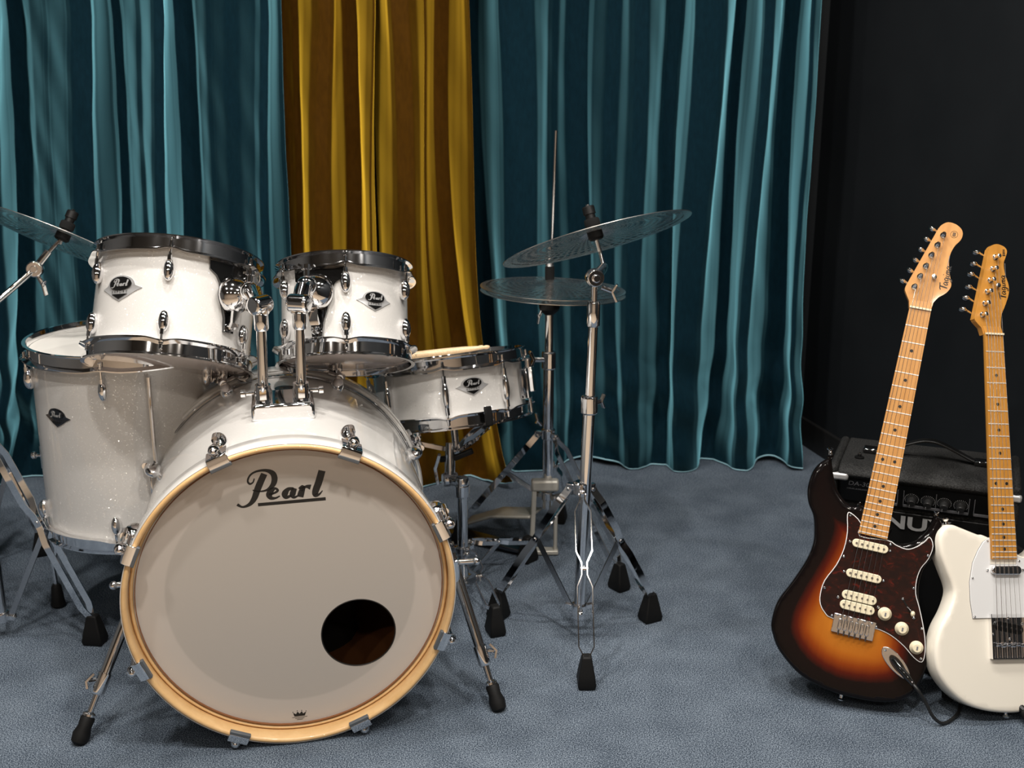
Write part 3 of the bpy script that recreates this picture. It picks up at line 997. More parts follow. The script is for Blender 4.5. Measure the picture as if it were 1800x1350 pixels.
# ------------------------------------------------------------------ tom arms
def tom_arm(base, top, cup_dir_from, r, ang, zc, label):
    """post standing in the mount block, clamp barrel, ball joint, cup against the tom's plate"""
    root = thing('tom_arm', label, 'tom arm', MX.Translation(base), 'tom arms on the bass drum')
    Q = MX.Translation(V(base)).inverted()
    p0, p1 = Q @ V(base), Q @ V(top)
    n = (cup_dir_from.to_3x3() @ V((math.cos(ang), math.sin(ang), 0))).normalized()
    zax = (cup_dir_from.to_3x3() @ V((0, 0, 1))).normalized()
    cup = Q @ (cup_dir_from @ V(((r + .010) * math.cos(ang), (r + .010) * math.sin(ang), zc)))
    MB().cyl(p0, p1, .0095, 20).build('post', 'chrome', root)
    cl = MB()
    cl.lathe([(.0115, 0), (.0135, .004), (.0135, .030), (.0115, .034)], 20, frame(p1 - V((0, 0, .034)), V((0, 0, 1))))
    cl.build('post_collar', 'chrome', root)
    br = MB()
    side = V((n.x, n.y, 0)).cross(V((0, 0, 1))).normalized()
    bc = p1 + V((0, 0, .014))
    br.lathe([(.014, -.021), (.0175, -.017), (.0175, .017), (.014, .021)], 24, frame(bc, side))
    br.box((0, 0, 0), (.020, .030, .026), frame(bc + V((0, 0, -.006)), V((0, 0, 1))))
    br.build('clamp_barrel', 'chrome', root, bevel=.003)
    j = cup + n * .042 + zax * .004
    jn = MB()
    jn.ball(j, .0195, 20)
    jn.tube([bc, bc.lerp(j, .5) + V((0, 0, .010)), j], [.0135, .0155, .014], 14)
    jn.lathe([(.0065, 0), (.0065, .016), (.010, .018), (.010, .026), (.004, .028)], 14, frame(j + zax * .014, zax))
    jn.build('ball_joint', 'chrome', root)
    wg = MB()
    wp = j + zax * .034
    wg.strap([wp - side * .016 + zax * .006, wp, wp + side * .016 + zax * .006], n, .008, .004)
    wg.cyl(j - zax * .012, j - zax * .036 + n * .006, .0075, 12)
    wg.build('wing_bolt', 'chrome', root)
    cp = MB()
    cp.lathe([(.036, 0), (.0365, .004), (.034, .012), (.026, .024), (.016, .032), (.010, .036)], 28, frame(cup, n))
    cp.build('cup', 'chrome', root)
    MB().lathe([(.036, -.001), (.036, .0025), (.012, .0025)], 28, frame(cup - n * .001, n)).build('cup_gasket', 'rubber', root)
    MB().strap([cup + n * .012 + zax * .012, cup + n * .012 - zax * .056, cup + n * .006 - zax * .064], side, .018, .006).build('cup_strap', 'chrome', root)


mb0 = TB @ V((-.035, .225, .302))
mb1 = TB @ V((.035, .225, .302))
tom_arm(mb0, (mb0.x + .004, mb0.y, .770), TL, .1524, R(-90 + 56), .020, 'chrome tom arm holding the larger rack tom')
tom_arm(mb1, (mb1.x + .004, mb1.y, .770), TR, .127, R(-90 - 14), .020, 'chrome tom arm holding the smaller rack tom')


# ------------------------------------------------------------------ stands
def foot_block(parent, p, out):
    """tapered rubber foot standing at floor point p, turned outwards"""
    T = MX.Translation((p[0], p[1], 0)) @ MX.Rotation(math.atan2(out.y, out.x) - PI / 2, 4, 'Z')
    rows = [(.0, .0165, .021), (.010, .0185, .023), (.030, .016, .019), (.062, .0105, .012), (.068, .009, .010)]
    vs, fs = [], []
    for z, a, b in rows:
        vs += [(-a, -b, z), (a, -b, z), (a, b, z), (-a, b, z)]
    for i in range(len(rows) - 1):
        for k in range(4):
            l = (k + 1) % 4
            fs.append((i * 4 + k, i * 4 + l, i * 4 + 4 + l, i * 4 + 4 + k))
    fs += [(3, 2, 1, 0), tuple(len(vs) - 4 + k for k in range(4))]
    return MB().add(vs, fs, T).build('rubber_foot', 'rubber', parent, bevel=.003)


HG = [(0, .004), (.05, .005), (.12, .0165), (.36, .0165), (.43, .0055), (.50, .0055), (.57, .0155), (.92, .0155), (.985, .004), (1, .004)]


def leg(parent, C, zc, zl, foot, brace_at=.46, w=.015):
    """double-strap leg from the collar at height zc to a foot, braced to the low collar at zl"""
    f = V((foot[0], foot[1], .055))
    out = V((foot[0] - C[0], foot[1] - C[1], 0)).normalized()
    lat = V((-out.y, out.x, 0))
    top = V((C[0], C[1], zc)) + out * .024
    d = (f - top).normalized()
    wd = d.cross(lat).normalized()
    lo = MB()
    for s in (-1, 1):
        lo.strap([top.lerp(f, t) + lat * s * g for t, g in HG], wd, w, .0022)
    ln = lo.build('leg', 'chrome', parent, smooth=25)
    riv = MB()
    for t in (.02, .465, .985):
        q = top.lerp(f, t)
        riv.cyl(q - lat * .0085, q + lat * .0085, .0042, 10)
    riv.build('rivet_set', 'leg_chrome', ln, bevel=.001)['kind'] = 'stuff'
    foot_block(ln, foot, out)
    b0 = V((C[0], C[1], zl)) + out * .022
    b1 = top.lerp(f, brace_at)
    br = MB()
    bd_ = (b1 - b0).normalized()
    br.strap([b0, b1], bd_.cross(lat), .012, .003)
    br.build('brace', 'steel', parent)


def collar(parent, C, z, r, h, arms=()):
    c = MB()
    c.lathe([(r, -h / 2), (r + .003, -h / 2 + .003), (r + .003, h / 2 - .003), (r, h / 2)], 20, MX.Translation((C[0], C[1], z)))
    for f in arms:
        o = V((f[0] - C[0], f[1] - C[1], 0)).normalized()
        c.box((0, 0, 0), (.012, .012, .026), frame(V((C[0], C[1], z)) + o * .020, o))
        c.ball(V((C[0], C[1], z)) + o * .030, .006, 10)
    return c.build('collar', 'chrome', parent, bevel=.0015)


def rel(o):
    """children built in world metres under a thing that sits elsewhere"""
    inv = o.matrix_world.inverted()
    for c in o.children:
        c.matrix_parent_inverse = inv
    return o


def wing(parent, p, d, s=1.):
    p, d = V(p), V(d).normalized()
    w = MB()
    w.cyl(p, p + d * .022 * s, .0045 * s, 10)
    u = d.cross(V((0, 0, 1))).normalized()
    q = p + d * .020 * s
    w.strap([q - V((0, 0, .015 * s)) + d * .008 * s, q, q + V((0, 0, .015 * s)) + d * .008 * s], u, .009 * s, .0045 * s)
    return w.build('wing_nut', 'chrome', parent, bevel=.001)


def cymbal(name, label, T, r, mt, group=None):
    b = .18 * r
    prof = [(.006, .125 * r), (b * .5, .12 * r), (b * .85, .095 * r), (b * 1.1, .074 * r), (r * .4, .057 * r), (r * .7, .030 * r), (r * .97, .001), (r, 0)]
    full = [(a, z) for a, z in prof] + [(a, z - .0014) for a, z in reversed(prof)]
    t = thing(name, label, 'cymbal', T, group)
    MB().lathe(full, 128, closed=True).build('bow', mt, t, smooth=60)
    return t


def felt_stack(parent, p, d, nut=True):
    """cup, felts and plastic sleeve nut along d around point p (cymbal's hole)"""
    p, d = V(p), V(d).normalized()
    MB().lathe([(.013, -.026), (.0165, -.022), (.0165, -.004), (.012, -.001)], 20, frame(p, d)).build('cymbal_seat', 'rubber', parent)
    MB().lathe([(.0155, .002), (.0165, .006), (.0165, .016), (.0145, .019)], 20, frame(p, d)).build('felt_washer', 'felt', parent)
    if nut:
        MB().lathe([(.0105, .019), (.0105, .028), (.0130, .029), (.0130, .044), (.0115, .046)], 18, frame(p, d)).build('sleeve_nut', 'black', parent)


# right-hand cymbal stand
CS = (.146, 2.205)
st = thing('cymbal_stand', 'straight chrome cymbal stand in front of the hi-hat, tripod legs spread', 'cymbal stand', MX.Translation((*CS, 0)))
feet = [(.150, 2.010), (-.031, 2.312), (.313, 2.295)]
MB().cyl((*CS, .052), (CS[0] + .014, CS[1], .53), .0125, 20).build('lower_tube', 'chrome', st)
MB().cyl((CS[0] + .014, CS[1], .50), (CS[0] + .020, CS[1], .745), .0098, 20).build('upper_tube', 'chrome', st)
collar(st, CS, .352, .0135, .03, feet)
collar(st, CS, .075, .0135, .026, feet)
for f in feet:
    leg(st, CS, .352, .075, f)
c1 = collar(st, (CS[0] + .014, CS[1]), .535, .0145, .040)
wing(st, (CS[0] + .024, CS[1] + .012, .535), (.8, .6, 0))
MB().lathe([(.0115, 0), (.0135, .003), (.0135, .048), (.0115, .052)], 20, MX.Translation((CS[0] + .019, CS[1], .700))).build('tube_sleeve', 'chrome', st)
cc = V((.177, 2.319, .861))
TC = tilt(cc, 15.9, -15.3)
axis = (TC.to_3x3() @ V((0, 0, 1))).normalized()
hole = cc + axis * .026
tl = V((CS[0] + .020, CS[1], .800))
MB().cyl((CS[0] + .020, CS[1], .745), tl, .0065, 12).build('tilter_post', 'chrome', st)
tr = MB()
tr.lathe([(.0165, -.010), (.0185, -.007), (.0185, .007), (.0165, .010)], 22, frame(tl, V((.25, -1, 0))))
tr.lathe([(.0075, -.014), (.009, -.012), (.009, .012), (.0075, .014)], 16, frame(tl, V((.25, -1, 0))))
arm0 = hole - axis * .085
tr.tube([tl, tl.lerp(arm0, .6) + V((.004, 0, .004)), arm0], [.012, .011, .009], 12)
tr.build('tilter', 'chrome', st, bevel=.001)
MB().cyl(arm0, hole + axis * .05, .0042, 12).build('tilter_rod', 'chrome', st)
wing(st, tl + V((.014, .002, -.020)), (1, -.2, -.35), 1.2)
felt_stack(st, hole, axis)
rel(st)
cymbal('crash_cymbal', 'tilted perforated crash cymbal on the straight stand, above the hi-hats', TC, .203, 'perforated')

# left-hand cymbal stand with boom arm
CL = (-1.118, 2.215)
st = thing('cymbal_stand', 'chrome boom cymbal stand at the left edge, boom arm rising past the floor tom', 'cymbal stand', MX.Translation((*CL, 0)))
feet = [(-.907, 2.188), (-1.25, 2.06), (-1.23, 2.40)]
MB().cyl((*CL, .05), (*CL, .50), .0125, 20).build('lower_tube', 'chrome', st)
MB().cyl((*CL, .48), (*CL, .66), .0098, 20).build('upper_tube', 'chrome', st)
collar(st, CL, .47, .0135, .03, feet)
collar(st, CL, .05, .0135, .026, feet)
for f in feet:
    leg(st, CL, .47, .05, f, .52)
c0 = V((-1.017, 2.50, .835))
TC2 = tilt(c0, 22, 21)
ax2 = (TC2.to_3x3() @ V((0, 0, 1))).normalized()
h2 = c0 + ax2 * .026
j2 = V((-1.070, 2.47, .775))
e0 = V((CL[0] - .06, CL[1] + .12, .665))
MB().cyl((*CL, .64), tuple(e0.lerp(j2, .12)), .011, 14).build('boom_holder', 'chrome', st)
MB().cyl(e0 - (j2 - e0) * .25, j2, .0072, 14).build('boom_arm', 'chrome', st)
jt = MB()
jt.lathe([(.0165, -.011), (.0185, -.008), (.0185, .008), (.0165, .011)], 22, frame(j2, V((.2, -1, .1))))
jt.lathe([(.008, -.015), (.008, .015)], 14, frame(j2, V((.2, -1, .1))))
jt.cyl(j2, j2 + (h2 - j2) * .45, .0085, 12)
jt.build('tilter', 'chrome', st, bevel=.001)
MB().cyl(j2 + (h2 - j2) * .3, h2 - ax2 * .02, .0045, 10).build('tilter_link', 'chrome', st)
MB().cyl(h2 - ax2 * .035, h2 + ax2 * .05, .0042, 10).build('tilter_rod', 'chrome', st)
wing(st, j2 + V((.008, -.006, -.016)), (.5, -.2, -.8), 1.1)
felt_stack(st, h2, ax2)
rel(st)
cymbal('crash_cymbal', 'tilted perforated cymbal cut by the left edge, next to the larger rack tom', TC2, .203, 'perforated')

# tripod partly seen further left, behind the boom stand
CT = (-1.335, 2.60)
st = thing('cymbal_stand', 'chrome tripod base at the left edge behind the boom stand, only its legs in view', 'cymbal stand', MX.Translation((*CT, 0)))
feet = [(-1.215, 2.66), (-1.30, 2.44), (-1.45, 2.72)]
MB().cyl((*CT, .05), (*CT, .60), .0125, 16).build('lower_tube', 'chrome', st)
collar(st, CT, .40, .0135, .03, feet)
collar(st, CT, .08, .0135, .026, feet)
for f in feet:
    leg(st, CT, .40, .08, f)
rel(st)

# hi-hat stand and its pair of cymbals
HC = (.092, 2.685)
st = thing('hi_hat_stand', 'chrome hi-hat stand with tall pull rod and pedal, right of the snare drum', 'hi-hat stand', MX.Translation((*HC, 0)))
feet = [(.258, 2.457), (.133, 2.885), (-.135, 2.74)]
MB().cyl((*HC, .12), (*HC, .50), .0135, 20).build('lower_tube', 'chrome', st)
MB().cyl((*HC, .49), (*HC, .632), .0105, 20).build('upper_tube', 'chrome', st)
MB().cyl((*HC, .60), (HC[0] + .012, HC[1], 1.07), .0036, 12).build('pull_rod', 'chrome', st)
collar(st, HC, .320, .0145, .03, feet)
collar(st, HC, .155, .0145, .026, feet)
collar(st, HC, .512, .0150, .046)
wing(st, (HC[0] - .012, HC[1] - .008, .515), (-1, -.4, .1), 1.4)
wing(st, (HC[0] - .018, HC[1] - .010, .345), (-.7, -.3, 1), .9)
for f in feet:
    leg(st, HC, .320, .155, f, .42)
MB().lathe([(.012, 0), (.024, .012), (.026, .018), (.026, .030), (.018, .034)], 24, MX.Translation((*HC, .628))).build('cymbal_seat', 'black', st)
wing(st, (HC[0] - .020, HC[1] - .012, .640), (-.4, -.3, -1), .8)
ct = MB()
ct.lathe([(.0115, 0), (.0115, .030)], 16, MX.Translation((HC[0], HC[1], .716)))
ct.build('clutch_felt', 'felt', st)
ct = MB()
ct.lathe([(.0085, 0), (.0105, .003), (.0105, .028), (.0075, .032), (.0075, .05)], 16, MX.Translation((HC[0], HC[1], .746)))
ct.build('clutch', 'chrome', st)
# pedal frame: two uprights, base, footboard with heel plate reaching to the left
MB().strap([(HC[0] - .034, HC[1] - .02, .20), (HC[0] - .040, HC[1] - .02, .05), (HC[0] - .040, HC[1] - .02, .008)], (0, 1, 0), .026, .012).build('frame_upright', 'brushed', st, bevel=.003)
MB().strap([(HC[0] + .020, HC[1] - .02, .16), (HC[0] + .020, HC[1] - .02, .012)], (0, 1, 0), .014, .010).build('frame_upright', 'brushed', st, bevel=.003)
MB().box((HC[0] - .008, HC[1] - .02, .190), (.070, .030, .030)).build('frame_bridge', 'brushed', st, bevel=.006)
MB().box((HC[0] - .010, HC[1] - .02, .008), (.075, .030, .012)).build('frame_base', 'brushed', st, bevel=.003)
MB().strap([(HC[0] - .03, HC[1] + .0, .105), (HC[0] - .13, HC[1] + .055, .085), (HC[0] - .24, HC[1] + .11, .030)], (.5, 1, 0), .075, .008).build('footboard', 'brushed', st, bevel=.003)
MB().strap([(HC[0] - .05, HC[1] - .03, .016), (HC[0] - .15, HC[1] + .03, .016), (HC[0] - .26, HC[1] + .10, .016)], (.5, 1, 0), .050, .010).build('radius_rod_plate', 'dark_steel', st, bevel=.002)
rel(st)
cymbal('hi_hat_cymbal', 'upper perforated hi-hat cymbal under the clutch', tilt((.100, 2.685, .694), 1, 2.4), .178, 'perforated_small', 'hi-hat cymbals')
lo = cymbal('hi_hat_cymbal', 'lower upturned perforated hi-hat cymbal resting on the black seat', tilt((.100, 2.685, .682), 1, 2.4) @ MX.Rotation(PI, 4, 'X'), .178, 'perforated_small', 'hi-hat cymbals')

# snare stand
SC = (-.117, 2.45)
st = thing('snare_stand', 'chrome snare stand with basket arms carrying the snare drum', 'snare stand', MX.Translation((*SC, 0)))
feet = [(-.037, 2.232), (.040, 2.62), (-.33, 2.50)]
MB().cyl((*SC, .02), (*SC, .262), .0125, 20).build('lower_tube', 'chrome', st)
collar(st, SC, .255, .0140, .034)
collar(st, SC, .105, .0135, .022, feet)
collar(st, SC, .03, .0135, .02, feet)
for f in feet:
    leg(st, SC, .118, .03, f, .5, .010)
tp = V((-.148, 2.50, .300))
tl_ = MB()
tl_.lathe([(.014, -.016), (.016, -.012), (.016, .012), (.014, .016)], 20, frame(V((SC[0], SC[1], .272)), V((0, 0, 1))))
tl_.lathe([(.015, -.018), (.017, -.014), (.017, .014), (.015, .018)], 20, frame(tp - V((0, 0, .035)), V((1, .3, 0))))
tl_.cyl((SC[0], SC[1], .272), tp - V((0, 0, .035)), .011, 14)
tl_.tube([tp - V((0, 0, .035)), tp + V((0, .005, .0)), tp + V((0, .02, .05))], [.012, .013, .011], 14)
tl_.strap([tp + V((-.028, -.004, -.045)), tp + V((-.034, -.004, -.005)), tp + V((-.024, -.004, .028))], (0, 1, 0), .018, .008)
tl_.build('tilter', 'chrome', st, bevel=.001)
up = (TS.to_3x3() @ V((0, 0, 1))).normalized()
bt = TS @ V((0, 0, -h / 2 - .004))
hub = bt - up * .085
MB().cyl(hub - up * .012, bt - up * .010, .0085, 14).build('basket_post', 'chrome', st)
MB().cyl(tp + V((0, .015, .03)), hub, .010, 14).build('basket_neck', 'chrome', st)
MB().strap([hub - up * .002 + V((-.040, -.02, -.012)), hub - up * .002 + V((0, -.022, -.006)), hub + V((.040, -.018, .008))], (0, 0, 1), .014, .012).build('basket_nut', 'black', st, bevel=.003)
for aa in (-90 + 28, 180 + 10, 60):
    d = V((math.cos(R(aa)), math.sin(R(aa)), 0))
    e1 = TS @ (d * (r + .012) + V((0, 0, -h / 2 - .022)))
    tip = TS @ (d * (r + .016) + V((0, 0, -h / 2 + .012)))
    lat = up.cross(TS.to_3x3() @ d)
    br = MB()
    for s in (-1, 1):
        br.strap([hub + lat * s * .004, hub.lerp(e1, .25) + lat * s * .012, hub.lerp(e1, .55) + lat * s * .012, hub.lerp(e1, .65) + lat * s * .005, e1 + lat * s * .005], up, .010, .0025)
    ba = br.build('basket_arm', 'chrome', st)
    g = MB()
    g.strap([e1 + up * .004 - (TS.to_3x3() @ d) * .008, e1 + (TS.to_3x3() @ d) * .012 + up * .006, tip + (TS.to_3x3() @ d) * .010, tip + (TS.to_3x3() @ d) * .008 + up * .014], lat, .018, .009)
    g.build('rubber_grip', 'rubber', ba, bevel=.003)
rel(st)

# pillow inside the bass drum, seen through the port
TP = TB @ MX.Translation((-.02, .25, -.165))
pl = MB()
ns_ = 16
vs, fs = [], []
for j in range(ns_ + 1):
    for i in range(ns_ + 1):
        u, v_ = i / ns_ * 2 - 1, j / ns_ * 2 - 1
        k = (1 - u ** 4) * (1 - v_ ** 4)
        pin = 1 - .10 * (1 - abs(u)) * abs(v_) ** 3
        vs.append((u * .165 * (1 - .12 * (1 - v_ * v_)), v_ * .16 * (1 - .1 * (1 - u * u)), .012 + .055 * k ** .5))
nb = len(vs)
vs += [(x, y, .020 - z * .9) for x, y, z in vs]
for j in range(ns_):
    for i in range(ns_):
        a = j * (ns_ + 1) + i
        fs += [(a, a + 1, a + ns_ + 2, a + ns_ + 1), (nb + a, nb + a + ns_ + 1, nb + a + ns_ + 2, nb + a + 1)]
for i in range(ns_):
    for a, b in ((i, i + 1), (ns_ * (ns_ + 1) + i + 1, ns_ * (ns_ + 1) + i), ((i + 1) * (ns_ + 1), i * (ns_ + 1)), (i * (ns_ + 1) + ns_, (i + 1) * (ns_ + 1) + ns_)):
        fs.append((a, nb + a, nb + b, b))
po = pl.add(vs, fs).build('damping_pillow', 'pillow', None, smooth=60)
po.matrix_world = TP @ MX.Rotation(R(-68), 4, 'X') @ MX.Rotation(R(-8), 4, 'Y')
tag(po, 'black damping pillow inside the bass drum, seen through the round port', 'pillow')

# ------------------------------------------------------------------ amplifier
TA = MX.Translation((.885, 2.25, 0)) @ MX.Rotation(R(-23), 4, 'Z')
am = thing('drum_amplifier', 'black drum amplifier with carrying handle behind the two guitars', 'amplifier', TA)
W, D, Hh = .374, .225, .40
# cabinet side profile (y,z): recessed front under a rounded top lip
ca = MB()
sec = [(-D / 2, .0), (D / 2, .0), (D / 2, Hh - .012), (D / 2 - .012, Hh), (-D / 2 + .026, Hh), (-D / 2 + .010, Hh - .006), (-D / 2, Hh - .014), (-D / 2, Hh - .022), (-D / 2 + .010, Hh - .026), (-D / 2 + .030, Hh - .084), (-D / 2 + .035, Hh - .090), (-D / 2 + .035, .03), (-D / 2, .03)]
n = len(sec)
w2 = W / 2 - .020
ca.add([(-w2, y, z) for y, z in sec] + [(w2, y, z) for y, z in sec], [tuple(range(n)), tuple(reversed(range(n, 2 * n)))] + [(i, n + i, n + (i + 1) % n, (i + 1) % n) for i in range(n)])
ca.build('cabinet', 'tolex', am, bevel=.004)
for s in (-1, 1):
    MB().box((s * (W / 2 - .010), 0, Hh / 2), (.020, D, Hh)).build('side_panel', 'tolex', am, bevel=.010, seg=3)
    MB().box((s * (W / 2 - .020), -D / 2 + .004, Hh - .024), (.044, .014, .016)).build('corner_guard', 'silver', am, bevel=.005)
    b = MB().lathe([(.010, 0), (.010, .003), (.004, .004), (.004, .009), (.0025, .010)], 14, MX.Translation((s * (W / 2 - .055), -.045, Hh)))
    b.build('top_screw', 'black', am)
    MB().lathe([(.0035, 0), (.0025, .002), (0, .0022)], 10, MX.Translation((s * (W / 2 - .055), -.045, Hh + .010))).build('screw_head', 'chrome', am)
    MB().lathe([(.016, 0), (.018, .004), (.018, .004)], 14, MX.Translation((s * (W / 2 - .04), -.06, 0.)))
gl = MB().box((0, -D / 2 + .033, .168), (W - .050, .010, .272)).build('grille', 'black', am, bevel=.002)
vs_, fs_ = text_mesh('NUX', .040, bold=.0012)
MB().add([(x * 1.5 - .004, -D / 2 + .0245, y + .282) for x, y, z in vs_], fs_).build('maker_lettering', 'silver', gl)
# sloping control panel
pn = V((0, -.95, -.30)).normalized()
p0, p1 = V((0, -D / 2 + .0105, Hh - .028)), V((0, -D / 2 + .0295, Hh - .083))
pu = (p0 - p1).normalized()
PT = MX(((1, pu.x, 0, 0), (0, pu.y, -.943, 0), (0, pu.z, -.333, 0), (0, 0, 0, 1)))
pc = (p0 + p1) / 2
nn = V((1, 0, 0)).cross(pu).normalized()
if nn.y > 0:
    nn = -nn
PT = MX(((1, pu.x, nn.x, pc.x), (0, pu.y, nn.y, pc.y), (0, pu.z, nn.z, pc.z), (0, 0, 0, 1)))
cp = MB().box((0, 0, .001), (W - .052, .056, .003), PT).build('control_panel', 'black', am)
for x0, x1 in ((-.083, -.045), (-.033, .094), (.104, .150)):
    fr_ = MB()
    yb = -.023
    yt = .016
    fr_.box(((x0 + x1) / 2, yb, .003), (x1 - x0, .006, .0015), PT)
    for xx in (x0, x1):
        fr_.box((xx, (yb + yt) / 2, .003), (.0014, yt - yb, .0015), PT)
    fr_.build('panel_print', 'print_grey', cp)
MB().box((.0305, -.003, .003), (.0012, .040, .0012), PT).build('panel_print', 'print_grey', cp)
for i in range(4):
    kx = -.017 + i * .0318
    kn = MB().lathe([(.0115, .002), (.0115, .005), (.0085, .006), (.0080, .018), (.0072, .019)], 20, PT @ MX.Translation((kx, -.004, 0))).build('knob', 'knob_cap', cp)
    MB().box((kx - .003, -.010, .0195), (.0012, .006, .001), PT).build('pointer', 'silver', kn)
    dt = MB()
    for q in range(17):
        a = R(-125 + q * 250 / 16 + 90)
        dt.box((kx + .0135 * math.cos(a), -.004 + .0135 * math.sin(a), .003), (.0011, .0011, .001), PT)
    dt.build('dial_scale', 'silver', kn)['kind'] = 'stuff'
for s_, sz, x, y in (('DA-30', .016, -.146, .018), ('DRUM AMPLIFIER', .0055, -.148, .004)):
    vs_, fs_ = text_mesh(s_, sz, .15, 'LEFT')
    MB().add([PT @ V((vx + x, vy + y, .0032)) for vx, vy, vz in vs_], fs_).build('panel_lettering', 'print_grey', cp)
hd = MB()
hp = [(-.105, 0, .006), (-.085, 0, .010), (-.05, 0, .026), (-.02, 0, .038), (.0, 0, .041), (.02, 0, .038), (.05, 0, .026), (.085, 0, .010), (.105, 0, .006)]
hd.strap([V(p) + V((.005, .005, Hh)) for p in catmull(hp, 4, False)], (0, 1, 0), .020, .005)
hb = hd.build('handle', 'black', am, bevel=.0015)
for s in (-1, 1):
    MB().box((.005 + s * .112, .005, Hh + .006), (.044, .028, .012)).build('handle_clip', 'black_gloss', hb, bevel=.004)
MB().box((0, D / 2 - .03, .004), (.3, .03, .008)).build('foot_bar', 'rubber', am)

# ------------------------------------------------------------------ guitars
S_BODY = [(-.109, -.3212), (-.111, -.3252), (-.1276, -.3429), (-.1367, -.3648), (-.1389, -.398), (-.131, -.4254), (-.1177, -.4467), (-.1097, -.475), (-.1066, -.5032), (-.1126, -.5371), (-.1308, -.5856), (-.1509, -.6317), (-.1543, -.6737), (-.1474, -.6961), (-.1284, -.7246), (-.0891, -.7554), (-.0528, -.7696), (-.0092, -.7777), (.0334, -.7779), (.0768, -.7728), (.1128, -.7596), (.1363, -.733), (.147, -.69), (.143, -.653), (.1298, -.6127), (.1133, -.572), (.105, -.5403), (.1064, -.5038), (.1179, -.4749), (.1265, -.4423), (.1237, -.4113), (.1105, -.3929), (.1064, -.4047), (.0992, -.4285), (.0823, -.4518), (.0603, -.4628), (.0448, -.4643), (.0314, -.4573), (.0294, -.43), (-.027, -.41), (-.0291, -.4034), (-.0457, -.4112), (-.0623, -.4059), (-.0817, -.3872), (-.0942, -.364), (-.1025, -.3396)]
S_GUARD = [(-.0546, -.4306), (-.0491, -.4253), (-.0267, -.4405), (-.0239, -.4659), (.03, -.4621), (.0451, -.467), (.0653, -.4706), (.08, -.4648), (.0956, -.4497), (.1039, -.4375), (.1134, -.4533), (.1099, -.479), (.0997, -.5008), (.0964, -.5253), (.1, -.5512), (.111, -.5746), (.1238, -.6051), (.1341, -.6357), (.1384, -.6607), (.1357, -.6767), (.1206, -.6721), (.0984, -.6551), (.0732, -.6418), (.0493, -.6356), (.0305, -.636), (-.0414, -.636), (-.0589, -.6282), (-.0701, -.6145), (-.0741, -.595), (-.0713, -.5671), (-.0558, -.5322), (-.0478, -.4966), (-.0482, -.4625)]
S_HEAD = [(-.0205, 0.), (-.0237, .0142), (-.0320, .0275), (-.0356, .0350), (-.0354, .0413), (-.0335, .0480), (.0008, .1605), (.0034, .1683), (.0085, .1768), (.0192, .1836), (.0342, .1817), (.0462, .1737), (.0504, .1631), (.0484, .1515), (.0404, .1388), (.0353, .1221), (.0356, .1042), (.0408, .0826), (.0472, .0658), (.0483, .0548), (.0423, .0425), (.0299, .0311), (.0225, .0188), (.0205, 0.)]
S_POST = [(.0141, .1556), (.0074, .134), (.0001, .1119), (-.006, .0882), (-.0127, .0659), (-.0192, .0432)]
S_KEY = [(-.0072, .1684), (-.0134, .1457), (-.0202, .1229), (-.0264, .1002), (-.0326, .0774), (-.0423, .054)]
S_SCREW = [(-.0491, -.4297), (-.0454, -.5123), (-.0685, -.581), (-.0446, -.6309), (.0408, -.6318), (.1328, -.6707), (.1232, -.6135), (.0938, -.5409), (.1078, -.4732), (.036, -.4680)]
T_HEAD = [(-.0195, 0.), (-.0239, .0145), (-.0320, .0225), (-.0368, .0285), (-.0376, .0340), (-.0355, .0420), (-.0020, .1630), (.0015, .1735), (.0087, .1825), (.0211, .1855), (.0356, .1807), (.0412, .172), (.0368, .1583), (.0326, .1469), (.0339, .1269), (.0412, .1027), (.0403, .0848), (.0318, .0622), (.0222, .0419), (.0198, .0241), (.0195, 0.)]
T_POST = [(.0136, .1582), (.0067, .1337), (-.0003, .1106), (-.0076, .0869), (-.0143, .063), (-.021, .0399)]
T_KEY = [(-.0182, .1695), (-.0255, .1456), (-.0326, .124), (-.0387, .0981), (-.0458, .0756), (-.0542, .052)]
T_BODY = [(-.0319, -.3936), (-.0466, -.3911), (-.0612, -.3862), (-.0829, -.3784), (-.1011, -.3726), (-.1158, -.3744), (-.1272, -.3843), (-.1324, -.4023), (-.1299, -.4284), (-.1195, -.4577), (-.1081, -.487), (-.1072, -.5064), (-.1194, -.5354), (-.1389, -.5673), (-.1495, -.6023), (-.149, -.6341), (-.1394, -.6597), (-.119, -.6854), (-.0912, -.7066), (-.0556, -.7195), (-.0121, -.726), (.0306, -.7251), (.075, -.714), (.111, -.690), (.136, -.655), (.144, -.617), (.138, -.578), (.122, -.540), (.108, -.505), (.107, -.480), (.118, -.452), (.127, -.425), (.124, -.395), (.108, -.380), (.094, -.383), (.084, -.402), (.072, -.422), (.052, -.432), (.036, -.428), (.0275, -.420)]


def offset(out, d):
    """move a counter/clockwise outline inwards by d"""
    n = len(out)
    A = sum(out[i][0] * out[(i + 1) % n][1] - out[(i + 1) % n][0] * out[i][1] for i in range(n))
    s = 1 if A > 0 else -1
    res = []
    for i in range(n):
        a, b = V(out[i - 1]), V(out[(i + 1) % n])
        t = (b - a).normalized()
        res.append((out[i][0] - t.y * d * s, out[i][1] + t.x * d * s))
    return res


